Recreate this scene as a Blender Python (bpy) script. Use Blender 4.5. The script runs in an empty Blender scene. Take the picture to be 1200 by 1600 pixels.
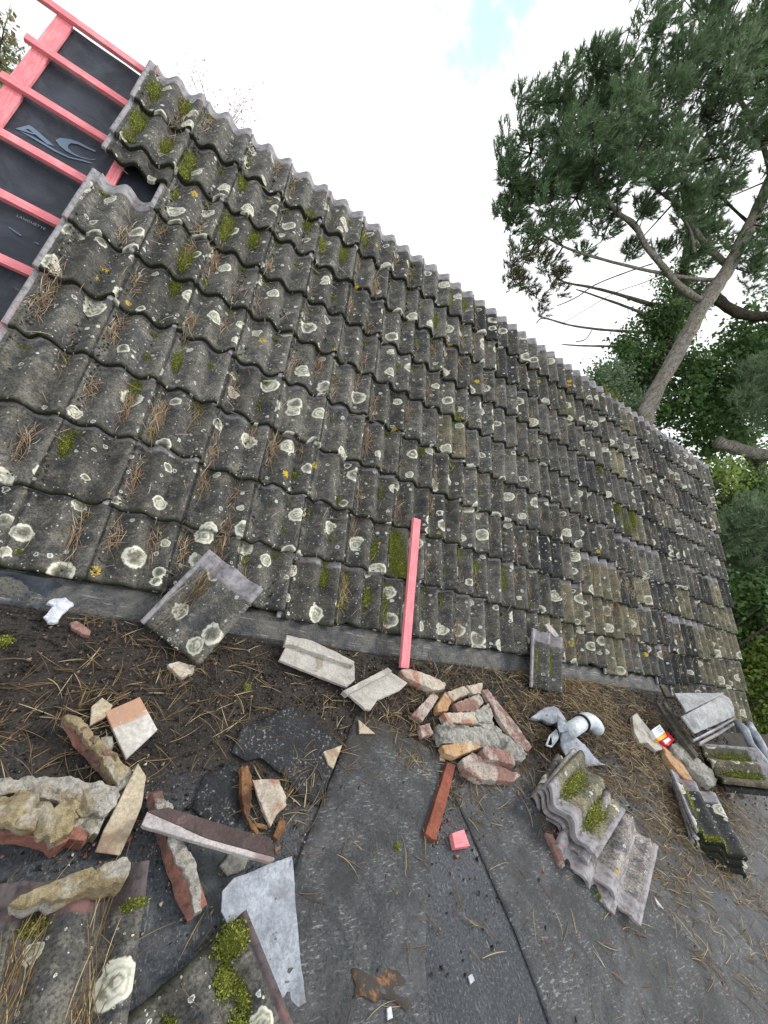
import bpy, bmesh, math, random
import numpy as np
from mathutils import Vector, Matrix, noise

random.seed(7); rng = np.random.default_rng(7)
scn = bpy.context.scene
col = scn.collection
# ------------------------------------------------------------------ camera
cam = bpy.data.cameras.new('camera'); cam_ob = bpy.data.objects.new('camera', cam); col.objects.link(cam_ob)
cam.sensor_fit = 'VERTICAL'; cam.sensor_height = 36.0; cam.lens = 14.2373
cam.clip_start = 0.02; cam.clip_end = 2000.0
mw = Matrix([[0.835333, -0.280456, -0.472824], [-0.249257, 0.573375, -0.780457], [0.489989, 0.769796, 0.409053]]).to_4x4(); mw.translation = Vector((0.782, -1.49846, 1.66992))
cam_ob.matrix_world = mw
scn.camera = cam_ob
# ------------------------------------------------------------------ sky, sun, exposure
SUN_EL, SUN_AZ = math.radians(40), math.radians(82)      # azimuth from +Y towards +X
world = bpy.data.worlds.new('World'); scn.world = world; world.use_nodes = True
wn = world.node_tree; wn.nodes.clear()
def wnode(t, **k):
    n = wn.nodes.new(t)
    for a, b in k.items(): setattr(n, a, b)
    return n
w_out = wnode('ShaderNodeOutputWorld'); w_bg = wnode('ShaderNodeBackground'); w_bg.inputs['Strength'].default_value = 0.1
w_sky = wnode('ShaderNodeTexSky', sky_type='NISHITA'); w_sky.sun_disc = False
w_sky.sun_elevation = SUN_EL; w_sky.sun_rotation = SUN_AZ
w_tc = wnode('ShaderNodeTexCoord')
w_noise = wnode('ShaderNodeTexNoise'); w_noise.inputs['Scale'].default_value = 5.5; w_noise.inputs['Detail'].default_value = 9; w_noise.inputs['Roughness'].default_value = .62
wn.links.new(w_tc.outputs['Generated'], w_noise.inputs['Vector'])
w_dot = wnode('ShaderNodeVectorMath', operation='DOT_PRODUCT'); GAP = Vector((1.061,-0.010,2.387)) - Vector((0.782, -1.49846, 1.66992)); GAP.normalize()
wn.links.new(w_tc.outputs['Generated'], w_dot.inputs[0]); w_dot.inputs[1].default_value = GAP
w_mr = wnode('ShaderNodeMapRange'); w_mr.inputs['From Min'].default_value = 0.984; w_mr.inputs['From Max'].default_value = 0.9995
w_mr.inputs['To Min'].default_value = 0.0; w_mr.inputs['To Max'].default_value = 0.27
wn.links.new(w_dot.outputs['Value'], w_mr.inputs['Value'])
w_add = wnode('ShaderNodeMath', operation='ADD'); wn.links.new(w_noise.outputs['Fac'], w_add.inputs[0]); wn.links.new(w_mr.outputs['Result'], w_add.inputs[1])
w_gap = wnode('ShaderNodeMapRange', interpolation_type='SMOOTHSTEP'); w_gap.inputs['From Min'].default_value = 0.66; w_gap.inputs['From Max'].default_value = 0.80
w_gap.inputs['To Max'].default_value = 0.75
wn.links.new(w_add.outputs['Value'], w_gap.inputs['Value'])
w_n2 = wnode('ShaderNodeTexNoise'); w_n2.inputs['Scale'].default_value = 1.7; w_n2.inputs['Detail'].default_value = 4
wn.links.new(w_tc.outputs['Generated'], w_n2.inputs['Vector'])
w_cloud = wnode('ShaderNodeMixRGB'); w_cloud.inputs['Color1'].default_value = (6.3, 6.5, 6.8, 1); w_cloud.inputs['Color2'].default_value = (9.6, 9.7, 9.8, 1)
wn.links.new(w_n2.outputs['Fac'], w_cloud.inputs['Fac'])
w_skyb = wnode('ShaderNodeMixRGB', blend_type='MULTIPLY'); w_skyb.inputs['Fac'].default_value = 1; w_skyb.inputs['Color2'].default_value = (1.7, 2.2, 1.6, 1)
wn.links.new(w_sky.outputs['Color'], w_skyb.inputs['Color1'])
w_mix = wnode('ShaderNodeMixRGB')
wn.links.new(w_gap.outputs['Result'], w_mix.inputs['Fac']); wn.links.new(w_cloud.outputs['Color'], w_mix.inputs['Color1']); wn.links.new(w_skyb.outputs['Color'], w_mix.inputs['Color2'])
wn.links.new(w_mix.outputs['Color'], w_bg.inputs['Color']); wn.links.new(w_bg.outputs['Background'], w_out.inputs['Surface'])

sun = bpy.data.lights.new('sun', 'SUN'); sun.energy = 1.5; sun.angle = math.radians(12); sun.color = (1.0, 0.95, 0.88)
sun_ob = bpy.data.objects.new('sun', sun); col.objects.link(sun_ob)
sd = Vector((math.cos(SUN_EL)*math.sin(SUN_AZ), math.cos(SUN_EL)*math.cos(SUN_AZ), math.sin(SUN_EL)))
sun_ob.rotation_euler = (-sd).to_track_quat('-Z', 'Y').to_euler(); sun_ob.location = (0, 0, 20)
scn.view_settings.view_transform = 'Standard'; scn.view_settings.look = 'None'
scn.view_settings.exposure = 0.78; scn.view_settings.gamma = 1.0; scn.view_settings.use_curve_mapping = False

# ------------------------------------------------------------------ helpers
def new_ob(name, me, parent=None):
    o = bpy.data.objects.new(name, me); col.objects.link(o)
    if parent is not None: o.parent = parent
    return o
def tag(o, label=None, cat=None, group=None, kind=None):
    if label: o['label'] = label
    if cat: o['category'] = cat
    if group: o['group'] = group
    if kind: o['kind'] = kind
    return o
def thing(name, label, cat, loc=(0, 0, 0), group=None):
    o = new_ob(name, None); o.location = loc; o.empty_display_size = 0.1
    return tag(o, label, cat, group)
def pmesh(name, V, F, mat, smooth=False):
    me = bpy.data.meshes.new(name); me.from_pydata([tuple(v) for v in V], [], F); me.update()
    if mat: me.materials.append(mat)
    if smooth: me.polygons.foreach_set('use_smooth', [True]*len(me.polygons))
    return me
def npmesh(name, V, F, mat, smooth=False):
    """V (n,3) floats, F (m,k) indices, k = 3 or 4"""
    V = np.ascontiguousarray(V, dtype=np.float32); F = np.ascontiguousarray(F, dtype=np.int32)
    me = bpy.data.meshes.new(name); m, k = F.shape
    me.vertices.add(len(V)); me.vertices.foreach_set('co', V.ravel())
    me.loops.add(m*k); me.loops.foreach_set('vertex_index', F.ravel())
    me.polygons.add(m); me.polygons.foreach_set('loop_start', np.arange(0, m*k, k, dtype=np.int32))
    me.polygons.foreach_set('loop_total', np.full(m, k, dtype=np.int32))
    if smooth: me.polygons.foreach_set('use_smooth', np.ones(m, dtype=bool))
    me.update(calc_edges=True); me.materials.append(mat)
    return me

# ------------------------------------------------------------------ materials
class NT:
    def __init__(s, name):
        s.m = bpy.data.materials.new(name); s.m.use_nodes = True; s.t = s.m.node_tree; s.n = s.t.nodes
        s.b = s.n['Principled BSDF']
    def node(s, t, props=None, **inp):
        n = s.n.new(t)
        for a, b in (props or {}).items(): setattr(n, a, b)
        for a, b in inp.items():
            key = a.replace('_', ' ') if not a.startswith('i') or not a[1:].isdigit() else int(a[1:])
            s.put(n.inputs[key], b)
        return n
    def put(s, sock, v):
        if hasattr(v, 'is_output') or isinstance(v, bpy.types.NodeSocket): s.t.links.new(v, sock)
        else: sock.default_value = v
    def coord(s, kind='Object'): return s.node('ShaderNodeTexCoord').outputs[kind]
    def noise(s, vec, scale, detail=4, rough=.6, dist=0.): return s.node('ShaderNodeTexNoise', Vector=vec, Scale=scale, Detail=detail, Roughness=rough, Distortion=dist).outputs['Fac']
    def ramp(s, f, a, b, lo=0., hi=1.): 
        return s.node('ShaderNodeMapRange', {'interpolation_type': 'SMOOTHSTEP'}, Value=f, From_Min=a, From_Max=b, To_Min=lo, To_Max=hi).outputs['Result']
    def math(s, op, a, b=0.): return s.node('ShaderNodeMath', {'operation': op}, i0=a, i1=b).outputs['Value']
    def vmath(s, op, a, b): return s.node('ShaderNodeVectorMath', {'operation': op}, i0=a, i1=b).outputs['Vector']
    def mix(s, f, a, b, mode='MIX'):
        a = a if not isinstance(a, tuple) or len(a) == 4 else (*a, 1); b = b if not isinstance(b, tuple) or len(b) == 4 else (*b, 1)
        return s.node('ShaderNodeMixRGB', {'blend_type': mode}, Fac=f, Color1=a, Color2=b).outputs['Color']
    def bump(s, h, strength=.5, dist=.01, prev=None):
        n = s.node('ShaderNodeBump', Height=h, Strength=strength, Distance=dist)
        if prev is not None: s.put(n.inputs['Normal'], prev)
        return n.outputs['Normal']
    def done(s, color, rough=.9, normal=None, spec=.3, **k):
        if isinstance(color, tuple) and len(color) == 3: color = (*color, 1)
        s.put(s.b.inputs['Base Color'], color); s.put(s.b.inputs['Roughness'], rough); s.put(s.b.inputs['Specular IOR Level'], spec)
        if normal is not None: s.put(s.b.inputs['Normal'], normal)
        for a, v in k.items(): s.put(s.b.inputs[a.replace('_', ' ')], v)
        return s.m

def rubble_mat(name, c1, c2, c3=None, scale=18., thr=.55, bump=.6, rough=.95, speck=None, speck_thr=.66, grime=.5):
    """mottled mineral surface: two tones, a third in patches, fine grain relief"""
    s = NT(name); c = s.coord('Object')
    oi = s.node('ShaderNodeObjectInfo').outputs['Random']
    off = s.node('ShaderNodeCombineXYZ', X=s.math('MULTIPLY', oi, 37.), Y=s.math('MULTIPLY', oi, 11.), Z=0.).outputs[0]
    c = s.vmath('ADD', c, off)
    n1 = s.noise(c, scale, 5, .65); n2 = s.noise(c, scale*.4, 4, .6, .6); n3 = s.noise(c, scale*7, 3, .7)
    colr = s.mix(s.ramp(n1, .35, .65), c1, c2)
    if c3: colr = s.mix(s.ramp(n2, thr-.05, thr+.05), colr, c3)
    colr = s.mix(s.ramp(n3, .35, .7, 0., .55), colr, tuple(x*.45 for x in c1))
    if speck: colr = s.mix(s.ramp(s.noise(c, scale*2.2, 3, .6), speck_thr, speck_thr+.05), colr, speck)
    n4 = s.noise(c, scale*.55, 6, .75, .8); n5 = s.noise(c, 95., 4, .8)
    colr = s.mix(s.ramp(n4, .44, .70, 0., grime), colr, tuple(x*.30 for x in c1))          # ingrained dirt
    colr = s.mix(s.ramp(n5, .30, .44, .7*grime+.2, 0.), colr, tuple(x*.25 for x in c2))      # pits
    colr = s.mix(s.ramp(n5, .60, .72, 0., .45), colr, tuple(min(1., x*1.45+.03) for x in c2))  # grains
    h = s.math('ADD', s.math('ADD', s.math('MULTIPLY', n1, .7), s.math('MULTIPLY', n3, .4)), s.math('MULTIPLY', n5, .45))
    return s.done(colr, rough, s.bump(h, bump, .014))

def tile_material(name, base=(.066, .066, .063), pale=(.22, .21, .185), lichen_lo=.50, clean=(.31, .30, .32), green=.26):
    """weathered concrete tile: uv = metres on the tile; head above 0.335 m was covered and stayed clean"""
    s = NT(name)
    uv = s.coord('UV'); rnd = s.node('ShaderNodeObjectInfo').outputs['Random']
    sep = s.node('ShaderNodeSeparateXYZ', Vector=uv)
    X, Y = sep.outputs[0], sep.outputs[1]
    off = s.node('ShaderNodeCombineXYZ', X=s.math('MULTIPLY', rnd, 91.7), Y=s.math('MULTIPLY', rnd, 53.3), Z=s.math('MULTIPLY', rnd, 17.)).outputs[0]
    c = s.vmath('ADD', uv, off)
    n_big = s.noise(c, 9., 5, .6); n_mid = s.noise(c, 34., 5, .65); n_fine = s.noise(c, 120., 4, .75); n_warp = s.noise(c, 55., 3, .6)
    colr = s.mix(s.ramp(n_big, .36, .66), base, tuple(x*k for x, k in zip(base, (2.1, 2.0, 1.8))))
    colr = s.mix(s.ramp(n_mid, .48, .74), colr, pale)
    colr = s.mix(s.ramp(s.noise(s.vmath('ADD', c, (17., 9., 0.)), 11., 5, .65), .50, .66, 0., .8), colr, tuple(x*k for x, k in zip(base, (.62, .70, .86))))
    colr = s.mix(s.ramp(s.noise(s.vmath('ADD', c, (7., 29., 0.)), 16., 5, .65), .56, .72, 0., .6), colr, tuple(x*.95 for x in pale))
    tint = s.ramp(rnd, 0., 1., .72, 1.3)
    tc = s.node('ShaderNodeCombineXYZ', X=tint, Y=tint, Z=tint).outputs[0]
    colr = s.mix(1., colr, tc, 'MULTIPLY')
    colr = s.mix(s.ramp(s.noise(s.vmath('ADD', c, (3., 5., 0.)), 14., 4, .6), .52, .70, 0., green), colr, (.070, .078, .026))   # algae film
    colr = s.mix(s.ramp(n_fine, .36, .55, .75, 0.), colr, (.018, .018, .017))                               # pits
    colr = s.mix(s.ramp(n_fine, .60, .72, 0., .75), colr, (.25, .24, .21))                                   # exposed grains
    # dark growth at the drip edge, with the crack's shade painted into it
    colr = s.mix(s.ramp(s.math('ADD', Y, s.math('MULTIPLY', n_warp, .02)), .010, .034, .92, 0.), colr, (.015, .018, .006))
    # lichens: discs round scattered points
    def lichen(scale, rmin, rmax, keep, seed, warp, col_in, col_rim, colr, wscale=48.):
        w = s.vmath('SUBTRACT', s.node('ShaderNodeTexNoise', Vector=c, Scale=wscale, Detail=3.).outputs['Color'], (.5, .5, .5))
        cc = s.vmath('ADD', s.vmath('ADD', c, (seed, seed*.7, 0.)), s.vmath('MULTIPLY', w, (warp, warp, 0.)))
        v = s.node('ShaderNodeTexVoronoi', {'voronoi_dimensions': '2D', 'feature': 'F1'}, Vector=cc, Scale=scale, Randomness=1.)
        cs = s.node('ShaderNodeSeparateColor', Color=v.outputs['Color'])
        d = s.math('DIVIDE', v.outputs['Distance'], scale)
        r = s.ramp(cs.outputs[0], keep, 1., rmin, rmax)
        r = s.math('MULTIPLY', r, s.ramp(cs.outputs[0], keep-.01, keep))
        q = s.math('DIVIDE', d, s.math('MAXIMUM', r, .0002))
        mask = s.ramp(q, .86, 1.0, 1., 0.)
        rim = s.math('MULTIPLY', s.ramp(q, .66, .84), 1.)
        rings = s.math('ADD', s.math('MULTIPLY', s.math('SINE', s.math('MULTIPLY', q, 19.)), .32), s.ramp(n_mid, .38, .62, 0., .8))
        hole = s.math('MULTIPLY', s.ramp(q, .40, .62, 1., 0.), s.ramp(cs.outputs[2], .45, .55))
        cin = s.mix(s.math('MAXIMUM', rings, rim), col_in, col_rim)
        mask = s.math('MULTIPLY', mask, s.math('SUBTRACT', 1., s.math('MULTIPLY', hole, .8)))
        return s.mix(mask, colr, cin), mask
    colr, m1 = lichen(6.4, .009, .054, lichen_lo, 0., .026, (.22, .23, .17), (.64, .63, .53), colr)
    colr, m2 = lichen(22., .003, .011, .80, 40., .014, (.30, .33, .30), (.64, .67, .61), colr, 90.)
    colr, m3 = lichen(60., .001, .0035, .87, 13., .006, (.45, .46, .42), (.60, .61, .55), colr, 200.)
    colr, m4 = lichen(4., .006, .020, .86, 71., .05, (.36, .24, .02), (.58, .40, .03), colr, 110.)
    clean_n = s.math('ADD', Y, s.math('MULTIPLY', s.math('SUBTRACT', n_mid, .5), .05))
    cl = s.math('MAXIMUM', s.ramp(clean_n, .328, .345), s.ramp(s.math('ADD', X, s.math('MULTIPLY', s.math('SUBTRACT', n_mid, .5), .006)), -.004, .001, 1., 0.))
    ccol = s.mix(s.ramp(n_mid, .42, .66), clean, tuple(x*.55 for x in clean))
    ccol = s.mix(s.ramp(n_big, .55, .70, 0., .5), ccol, (.30, .14, .12))
    colr = s.mix(cl, colr, ccol)
    h = s.math('ADD', s.math('MULTIPLY', n_mid, .5), s.math('MULTIPLY', n_fine, .5))
    h = s.math('ADD', h, s.math('MULTIPLY', s.math('MAXIMUM', m1, m2), .35))
    return s.done(colr, .93, s.bump(h, .75, .006))

M = {}
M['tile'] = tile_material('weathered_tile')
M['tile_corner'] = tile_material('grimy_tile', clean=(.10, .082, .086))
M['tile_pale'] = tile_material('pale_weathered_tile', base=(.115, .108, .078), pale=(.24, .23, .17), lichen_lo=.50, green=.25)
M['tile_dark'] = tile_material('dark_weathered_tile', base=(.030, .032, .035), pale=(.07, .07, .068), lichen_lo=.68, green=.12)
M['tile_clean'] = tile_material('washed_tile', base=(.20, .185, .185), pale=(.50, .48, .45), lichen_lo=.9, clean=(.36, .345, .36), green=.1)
s = NT('pink_timber'); c = s.coord('Object'); oi = s.node('ShaderNodeObjectInfo').outputs['Random']
c2_ = s.vmath('ADD', c, s.node('ShaderNodeCombineXYZ', X=s.math('MULTIPLY', oi, 19.), Y=s.math('MULTIPLY', oi, 7.), Z=0.).outputs[0])
g = s.noise(s.vmath('MULTIPLY', c2_, (5., 75., 75.)), 3., 5, .65, .8); bl = s.noise(c2_, 7., 5, .6)
pk = s.mix(s.ramp(g, .35, .66), (.66, .17, .20), (.84, .30, .33)); pk = s.mix(s.ramp(bl, .50, .72, 0., .55), pk, (.80, .42, .42))
pk = s.mix(s.ramp(s.noise(c2_, 42., 4, .7), .60, .74, 0., .65), pk, (.30, .11, .10)); pk = s.mix(s.ramp(s.noise(c2_, 4.5, 3), .62, .70, 0., .5), pk, (.50, .20, .17))
M['pink'] = s.done(pk, .85, s.bump(g, .6, .005))
s = NT('underlay_membrane'); c = s.coord('Object')
n1 = s.noise(c, 5., 5, .6, 1.); n2 = s.noise(c, 60., 4, .7)
M['membrane'] = s.done(s.mix(s.ramp(n2, .55, .8, 0., .35), s.mix(s.ramp(n1, .4, .65), (.020, .025, .037), (.042, .049, .064)), (.09, .10, .11)), .55, s.bump(s.math('ADD', n1, s.math('MULTIPLY', n2, .1)), .5, .03), spec=.35)
M['print_white'] = NT('white_print').done((.34, .37, .40), .6)
M['print'] = NT('pale_blue_print').done((.13, .18, .25), .6)
s = NT('roofing_felt'); c = s.coord('Object')
nb = s.noise(c, 1.6, 5, .62, .4); nm = s.noise(c, 9., 6, .65); nf = s.noise(c, 105., 4, .75); nst = s.noise(s.vmath('MULTIPLY', c, (70., 11., 1.)), 2., 4, .6)
yy = s.node('ShaderNodeSeparateXYZ', Vector=c).outputs[1]
soil = s.ramp(s.math('ADD', s.math('ADD', yy, s.math('MULTIPLY', s.math('SUBTRACT', nb, .5), 1.1)), s.math('MULTIPLY', s.math('SUBTRACT', nm, .5), .5)), -.95, -.62)
fcol = s.mix(s.ramp(nb, .35, .65), (.040, .047, .056), (.068, .077, .088))
fcol = s.mix(s.ramp(nm, .56, .70, 0., .6), fcol, (.115, .12, .12))
fcol = s.mix(s.ramp(nf, .38, .52, .7, 0.), fcol, (.016, .018, .021))
fcol = s.mix(s.ramp(nf, .56, .70, 0., .9), fcol, (.20, .21, .22))
fcol = s.mix(s.ramp(s.noise(c, 3.3, 6, .7, 1.2), .52, .66, 0., .5), fcol, (.10, .108, .115))
fcol = s.mix(s.math('MULTIPLY', s.ramp(nst, .56, .66), s.ramp(nm, .45, .6)), fcol, (.21, .22, .23))
scol = s.mix(s.ramp(nm, .35, .62), (.013, .011, .0095), (.034, .028, .023)); scol = s.mix(s.ramp(nf, .52, .66, 0., .8), scol, (.085, .066, .050)); scol = s.mix(s.ramp(nf, .30, .44, .9, 0.), scol, (.006, .005, .0045))
fcol = s.mix(s.math('MULTIPLY', soil, .93), fcol, scol)
M['felt'] = s.done(fcol, s.mix(soil, (.62, .62, .62), (.9, .9, .9)), s.bump(s.math('ADD', s.math('MULTIPLY', nf, .45), nm), 1., .014), spec=.35)
def felt_piece_mat(name, a, b, stretch, soil_on=False):
    s = NT(name); c = s.coord('Object')
    nm = s.noise(c, 9., 6, .65, .5); nf = s.noise(c, 105., 4, .75); ns = s.noise(s.vmath('MULTIPLY', c, stretch), 2., 4, .6)
    f = s.mix(s.ramp(nm, .35, .68), a, b)
    f = s.mix(s.ramp(nf, .38, .52, .7, 0.), f, tuple(x*.3 for x in a)); f = s.mix(s.ramp(nf, .6, .72, 0., .8), f, tuple(x*2.6 for x in b))
    f = s.mix(s.math('MULTIPLY', s.ramp(ns, .55, .64), s.ramp(nm, .42, .58)), f, (.22, .23, .235))
    f = s.mix(s.ramp(s.noise(c, 2.6, 6, .7, 1.2), .50, .66, 0., .55), f, tuple(x*1.35 for x in b))
    if soil_on:
        g = s.node('ShaderNodeNewGeometry').outputs['Position']; nb2 = s.noise(g, 1.6, 5, .62, .4); nm2 = s.noise(g, 9., 6, .65)
        so = s.ramp(s.math('ADD', s.math('ADD', s.node('ShaderNodeSeparateXYZ', Vector=g).outputs[1], s.math('MULTIPLY', s.math('SUBTRACT', nb2, .5), 1.1)), s.math('MULTIPLY', s.math('SUBTRACT', nm2, .5), .5)), -.80, -.40)
        f = s.mix(s.math('MULTIPLY', so, .85), f, s.mix(nf, (.010, .009, .008), (.055, .045, .036)))
        f = s.mix(s.ramp(nb2, .50, .66, 0., .6), f, (.022, .022, .022))
    return s.done(f, .6, s.bump(s.math('ADD', s.math('MULTIPLY', nf, .5), nm), 1., .014), spec=.35)
M['felt_strip'] = felt_piece_mat('grey_felt_strip', (.042, .047, .052), (.080, .085, .090), (16., 60., 1.), True)
M['felt_black'] = felt_piece_mat('black_felt', (.012, .014, .018), (.026, .029, .034), (40., 40., 1.))
M['upstand'] = felt_piece_mat('upstand_felt', (.045, .052, .06), (.12, .115, .10), (3., 60., 60.))
s = NT('rust_hessian'); c = s.coord('Object')
n = s.noise(c, 22., 5, .7); M['rust'] = s.done(s.mix(s.ramp(n, .36, .52), (.26, .13, .06), (.055, .048, .042)), .95, s.bump(n, .8, .01))
M['white'] = rubble_mat('pale_tile_underside', (.42, .40, .36), (.52, .50, .46), (.28, .25, .20), 16., .60, .4, speck=(.16, .14, .12), speck_thr=.70)
M['whiteblue'] = rubble_mat('pale_blue_grey_underside', (.38, .39, .40), (.50, .51, .52), (.38, .37, .36), 14., .62, .3, speck=(.14, .14, .14), speck_thr=.70)
M['slate'] = rubble_mat('orange_stained_slate', (.56, .54, .50), (.64, .62, .58), (.46, .25, .15), 8., .47, .35, speck=(.22, .14, .09), speck_thr=.72, grime=.3)
M['cream'] = rubble_mat('cream_shard', (.46, .39, .28), (.55, .48, .36), (.30, .21, .15), 16., .62, .4, speck=(.20, .15, .10), speck_thr=.70)
M['mortar'] = rubble_mat('ochre_mortar', (.34, .27, .15), (.46, .385, .235), (.56, .54, .49), 11., .54, 1.6)
M['mortar_grey'] = rubble_mat('grey_white_mortar', (.46, .44, .39), (.58, .56, .52), (.40, .32, .20), 13., .56, 1.6, speck=(.16, .15, .13))
M['terracotta'] = rubble_mat('terracotta', (.38, .17, .125), (.31, .145, .11), (.18, .095, .075), 15., .52, .6, speck=(.50, .38, .30), speck_thr=.66)
M['browntile'] = rubble_mat('brown_tile_face', (.15, .092, .078), (.21, .12, .098), (.33, .15, .115), 12., .56, .5, speck=(.38, .34, .30), speck_thr=.69)
M['purple'] = rubble_mat('purple_brown_tile', (.080, .056, .054), (.105, .078, .074), (.20, .12, .11), 20., .62, .5, speck=(.30, .26, .25), speck_thr=.70)
M['edgewhite'] = rubble_mat('pale_cut_edge', (.44, .41, .41), (.52, .48, .47), (.32, .22, .21), 18., .60, .4)
M['brick'] = rubble_mat('red_brick', (.25, .145, .122), (.34, .205, .172), (.50, .44, .39), 15., .52, .7, speck=(.55, .50, .43), speck_thr=.68)
M['brick_pale'] = rubble_mat('mortared_brick', (.52, .45, .36), (.58, .52, .45), (.42, .19, .13), 13., .54, .8, speck=(.25, .22, .19))
M['ochre'] = rubble_mat('ochre_brick', (.48, .29, .15), (.52, .35, .21), (.55, .47, .36), 15., .60, .6)
M['greymortar'] = rubble_mat('lichened_mortar', (.33, .32, .29), (.47, .46, .42), (.15, .15, .13), 16., .58, .9, speck=(.40, .20, .15), speck_thr=.70)
M['redwood'] = rubble_mat('red_stained_timber', (.22, .055, .030), (.27, .085, .045), (.13, .038, .024), 9., .56, .35, rough=.7, speck=(.30, .20, .13), speck_thr=.72)
M['splinter'] = rubble_mat('splintered_wood', (.20, .095, .045), (.34, .19, .09), (.08, .04, .025), 24., .52, .7)
M['oldwood'] = rubble_mat('weathered_timber', (.075, .068, .055), (.13, .12, .10), (.17, .165, .135), 20., .58, .6)
M['lead'] = rubble_mat('grey_lead', (.26, .29, .34), (.40, .44, .50), (.20, .21, .23), 11., .60, .35, rough=.5, speck=(.07, .07, .08), speck_thr=.66)
M['pvc'] = rubble_mat('white_plastic', (.56, .62, .66), (.62, .68, .72), None, 8., .6, .05, rough=.4, grime=.15)
M['scrap'] = rubble_mat('white_scrap', (.56, .60, .66), (.70, .74, .80), (.36, .37, .42), 30., .62, .3, rough=.6)
M['boxwhite'] = NT('carton_white').done((.75, .77, .78), .6)
M['boxblue'] = NT('carton_blue').done((.20, .34, .50), .6)
M['boxorange'] = NT('carton_orange').done((.80, .33, .03), .6)
M['boxred'] = NT('carton_red').done((.60, .02, .04), .6)
M['black'] = NT('dark_void').done((.01, .01, .01), .9)
s = NT('pine_bark'); c = s.coord('Object'); n = s.noise(s.vmath('MULTIPLY', c, (1., 1., .35)), 22., 6, .65, 1.); nb = s.noise(c, 3., 4)
M['bark'] = s.done(s.mix(s.ramp(nb, .4, .62), s.mix(s.ramp(n, .35, .62), (.15, .13, .118), (.37, .34, .31)), s.mix(s.ramp(n, .35, .62), (.14, .125, .10), (.34, .31, .25))), .95, s.bump(n, 1., .05))
s = NT('dark_bark'); c = s.coord('Object'); n = s.noise(c, 30., 5, .65); M['bark_dark'] = s.done(s.mix(s.ramp(n, .35, .65), (.030, .024, .018), (.105, .088, .068)), .95, s.bump(n, .8, .03))
def leaf_mat(name, a, b, c3, trans=.35, rough=.5):
    s = NT(name); r = s.node('ShaderNodeNewGeometry').outputs['Random Per Island']; n = s.noise(s.coord('Object'), 1.1, 3)
    cc = s.mix(s.ramp(r, 0., .85), a, b); cc = s.mix(s.ramp(r, .93, .97), cc, c3); n2_ = s.noise(s.coord('Object'), 3.2, 3); cc = s.mix(s.ramp(n, .40, .66, 0., .5), cc, b); cc = s.mix(s.ramp(n2_, .50, .68, 0., .6), cc, tuple(min(1., x*1.5) for x in b))
    m = s.done(cc, rough, spec=.3)
    tr = s.node('ShaderNodeBsdfTranslucent', Color=cc); mx = s.node('ShaderNodeMixShader', Fac=trans); s.t.links.new(s.b.outputs[0], mx.inputs[1]); s.t.links.new(tr.outputs[0], mx.inputs[2])
    s.t.links.new(mx.outputs[0], s.n['Material Output'].inputs['Surface']); return m
M['pine'] = leaf_mat('pine_foliage', (.075, .13, .072), (.20, .29, .155), (.18, .125, .05), .3)
M['pine_olive'] = leaf_mat('browned_pine_foliage', (.06, .055, .028), (.11, .095, .045), (.16, .11, .05), .3)
M['conifer'] = leaf_mat('conifer_foliage', (.12, .19, .11), (.25, .34, .20), (.14, .12, .06), .3)
M['ivy'] = leaf_mat('ivy_leaves', (.065, .135, .055), (.17, .28, .105), (.28, .32, .08), .4, .35)
M['shrub'] = leaf_mat('bright_shrub_leaves', (.10, .17, .035), (.24, .33, .075), (.44, .48, .15), .35, .45)
M['darkleaf'] = leaf_mat('dark_hedge_leaves', (.075, .13, .045), (.16, .25, .075), (.09, .13, .03), .25)
M['redleaf'] = leaf_mat('autumn_leaves', (.34, .20, .17), (.44, .29, .24), (.38, .30, .18), .4)
M['drygrass'] = leaf_mat('dry_leaves', (.16, .15, .08), (.26, .22, .11), (.30, .16, .06), .35)
def needle_mat(name, a, b, c3):
    s = NT(name); r = s.node('ShaderNodeNewGeometry').outputs['Random Per Island']
    return s.done(s.mix(s.ramp(r, .8, .9), s.mix(r, a, b), c3), .7, spec=.3)
M['needle'] = needle_mat('fallen_pine_needles', (.095, .058, .030), (.33, .235, .115), (.56, .47, .28))
M['needle_red'] = needle_mat('red_brown_pine_needles', (.20, .13, .082), (.47, .34, .225), (.60, .53, .37))
M['moss'] = needle_mat('moss_fronds', (.050, .070, .008), (.20, .225, .022), (.36, .37, .09))
M['crumb'] = needle_mat('dirt_crumbs', (.010, .008, .007), (.05, .04, .031), (.22, .16, .12))
s = NT('lawn'); c = s.coord('Object'); M['grass'] = s.done(s.mix(s.noise(c, 4., 6), (.03, .06, .015), (.08, .12, .03)), .95)
s = NT('rendered_wall'); c = s.coord('Object'); M['wall'] = s.done(s.mix(s.noise(c, 6., 6), (.36, .33, .28), (.46, .43, .38)), .95)

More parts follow.
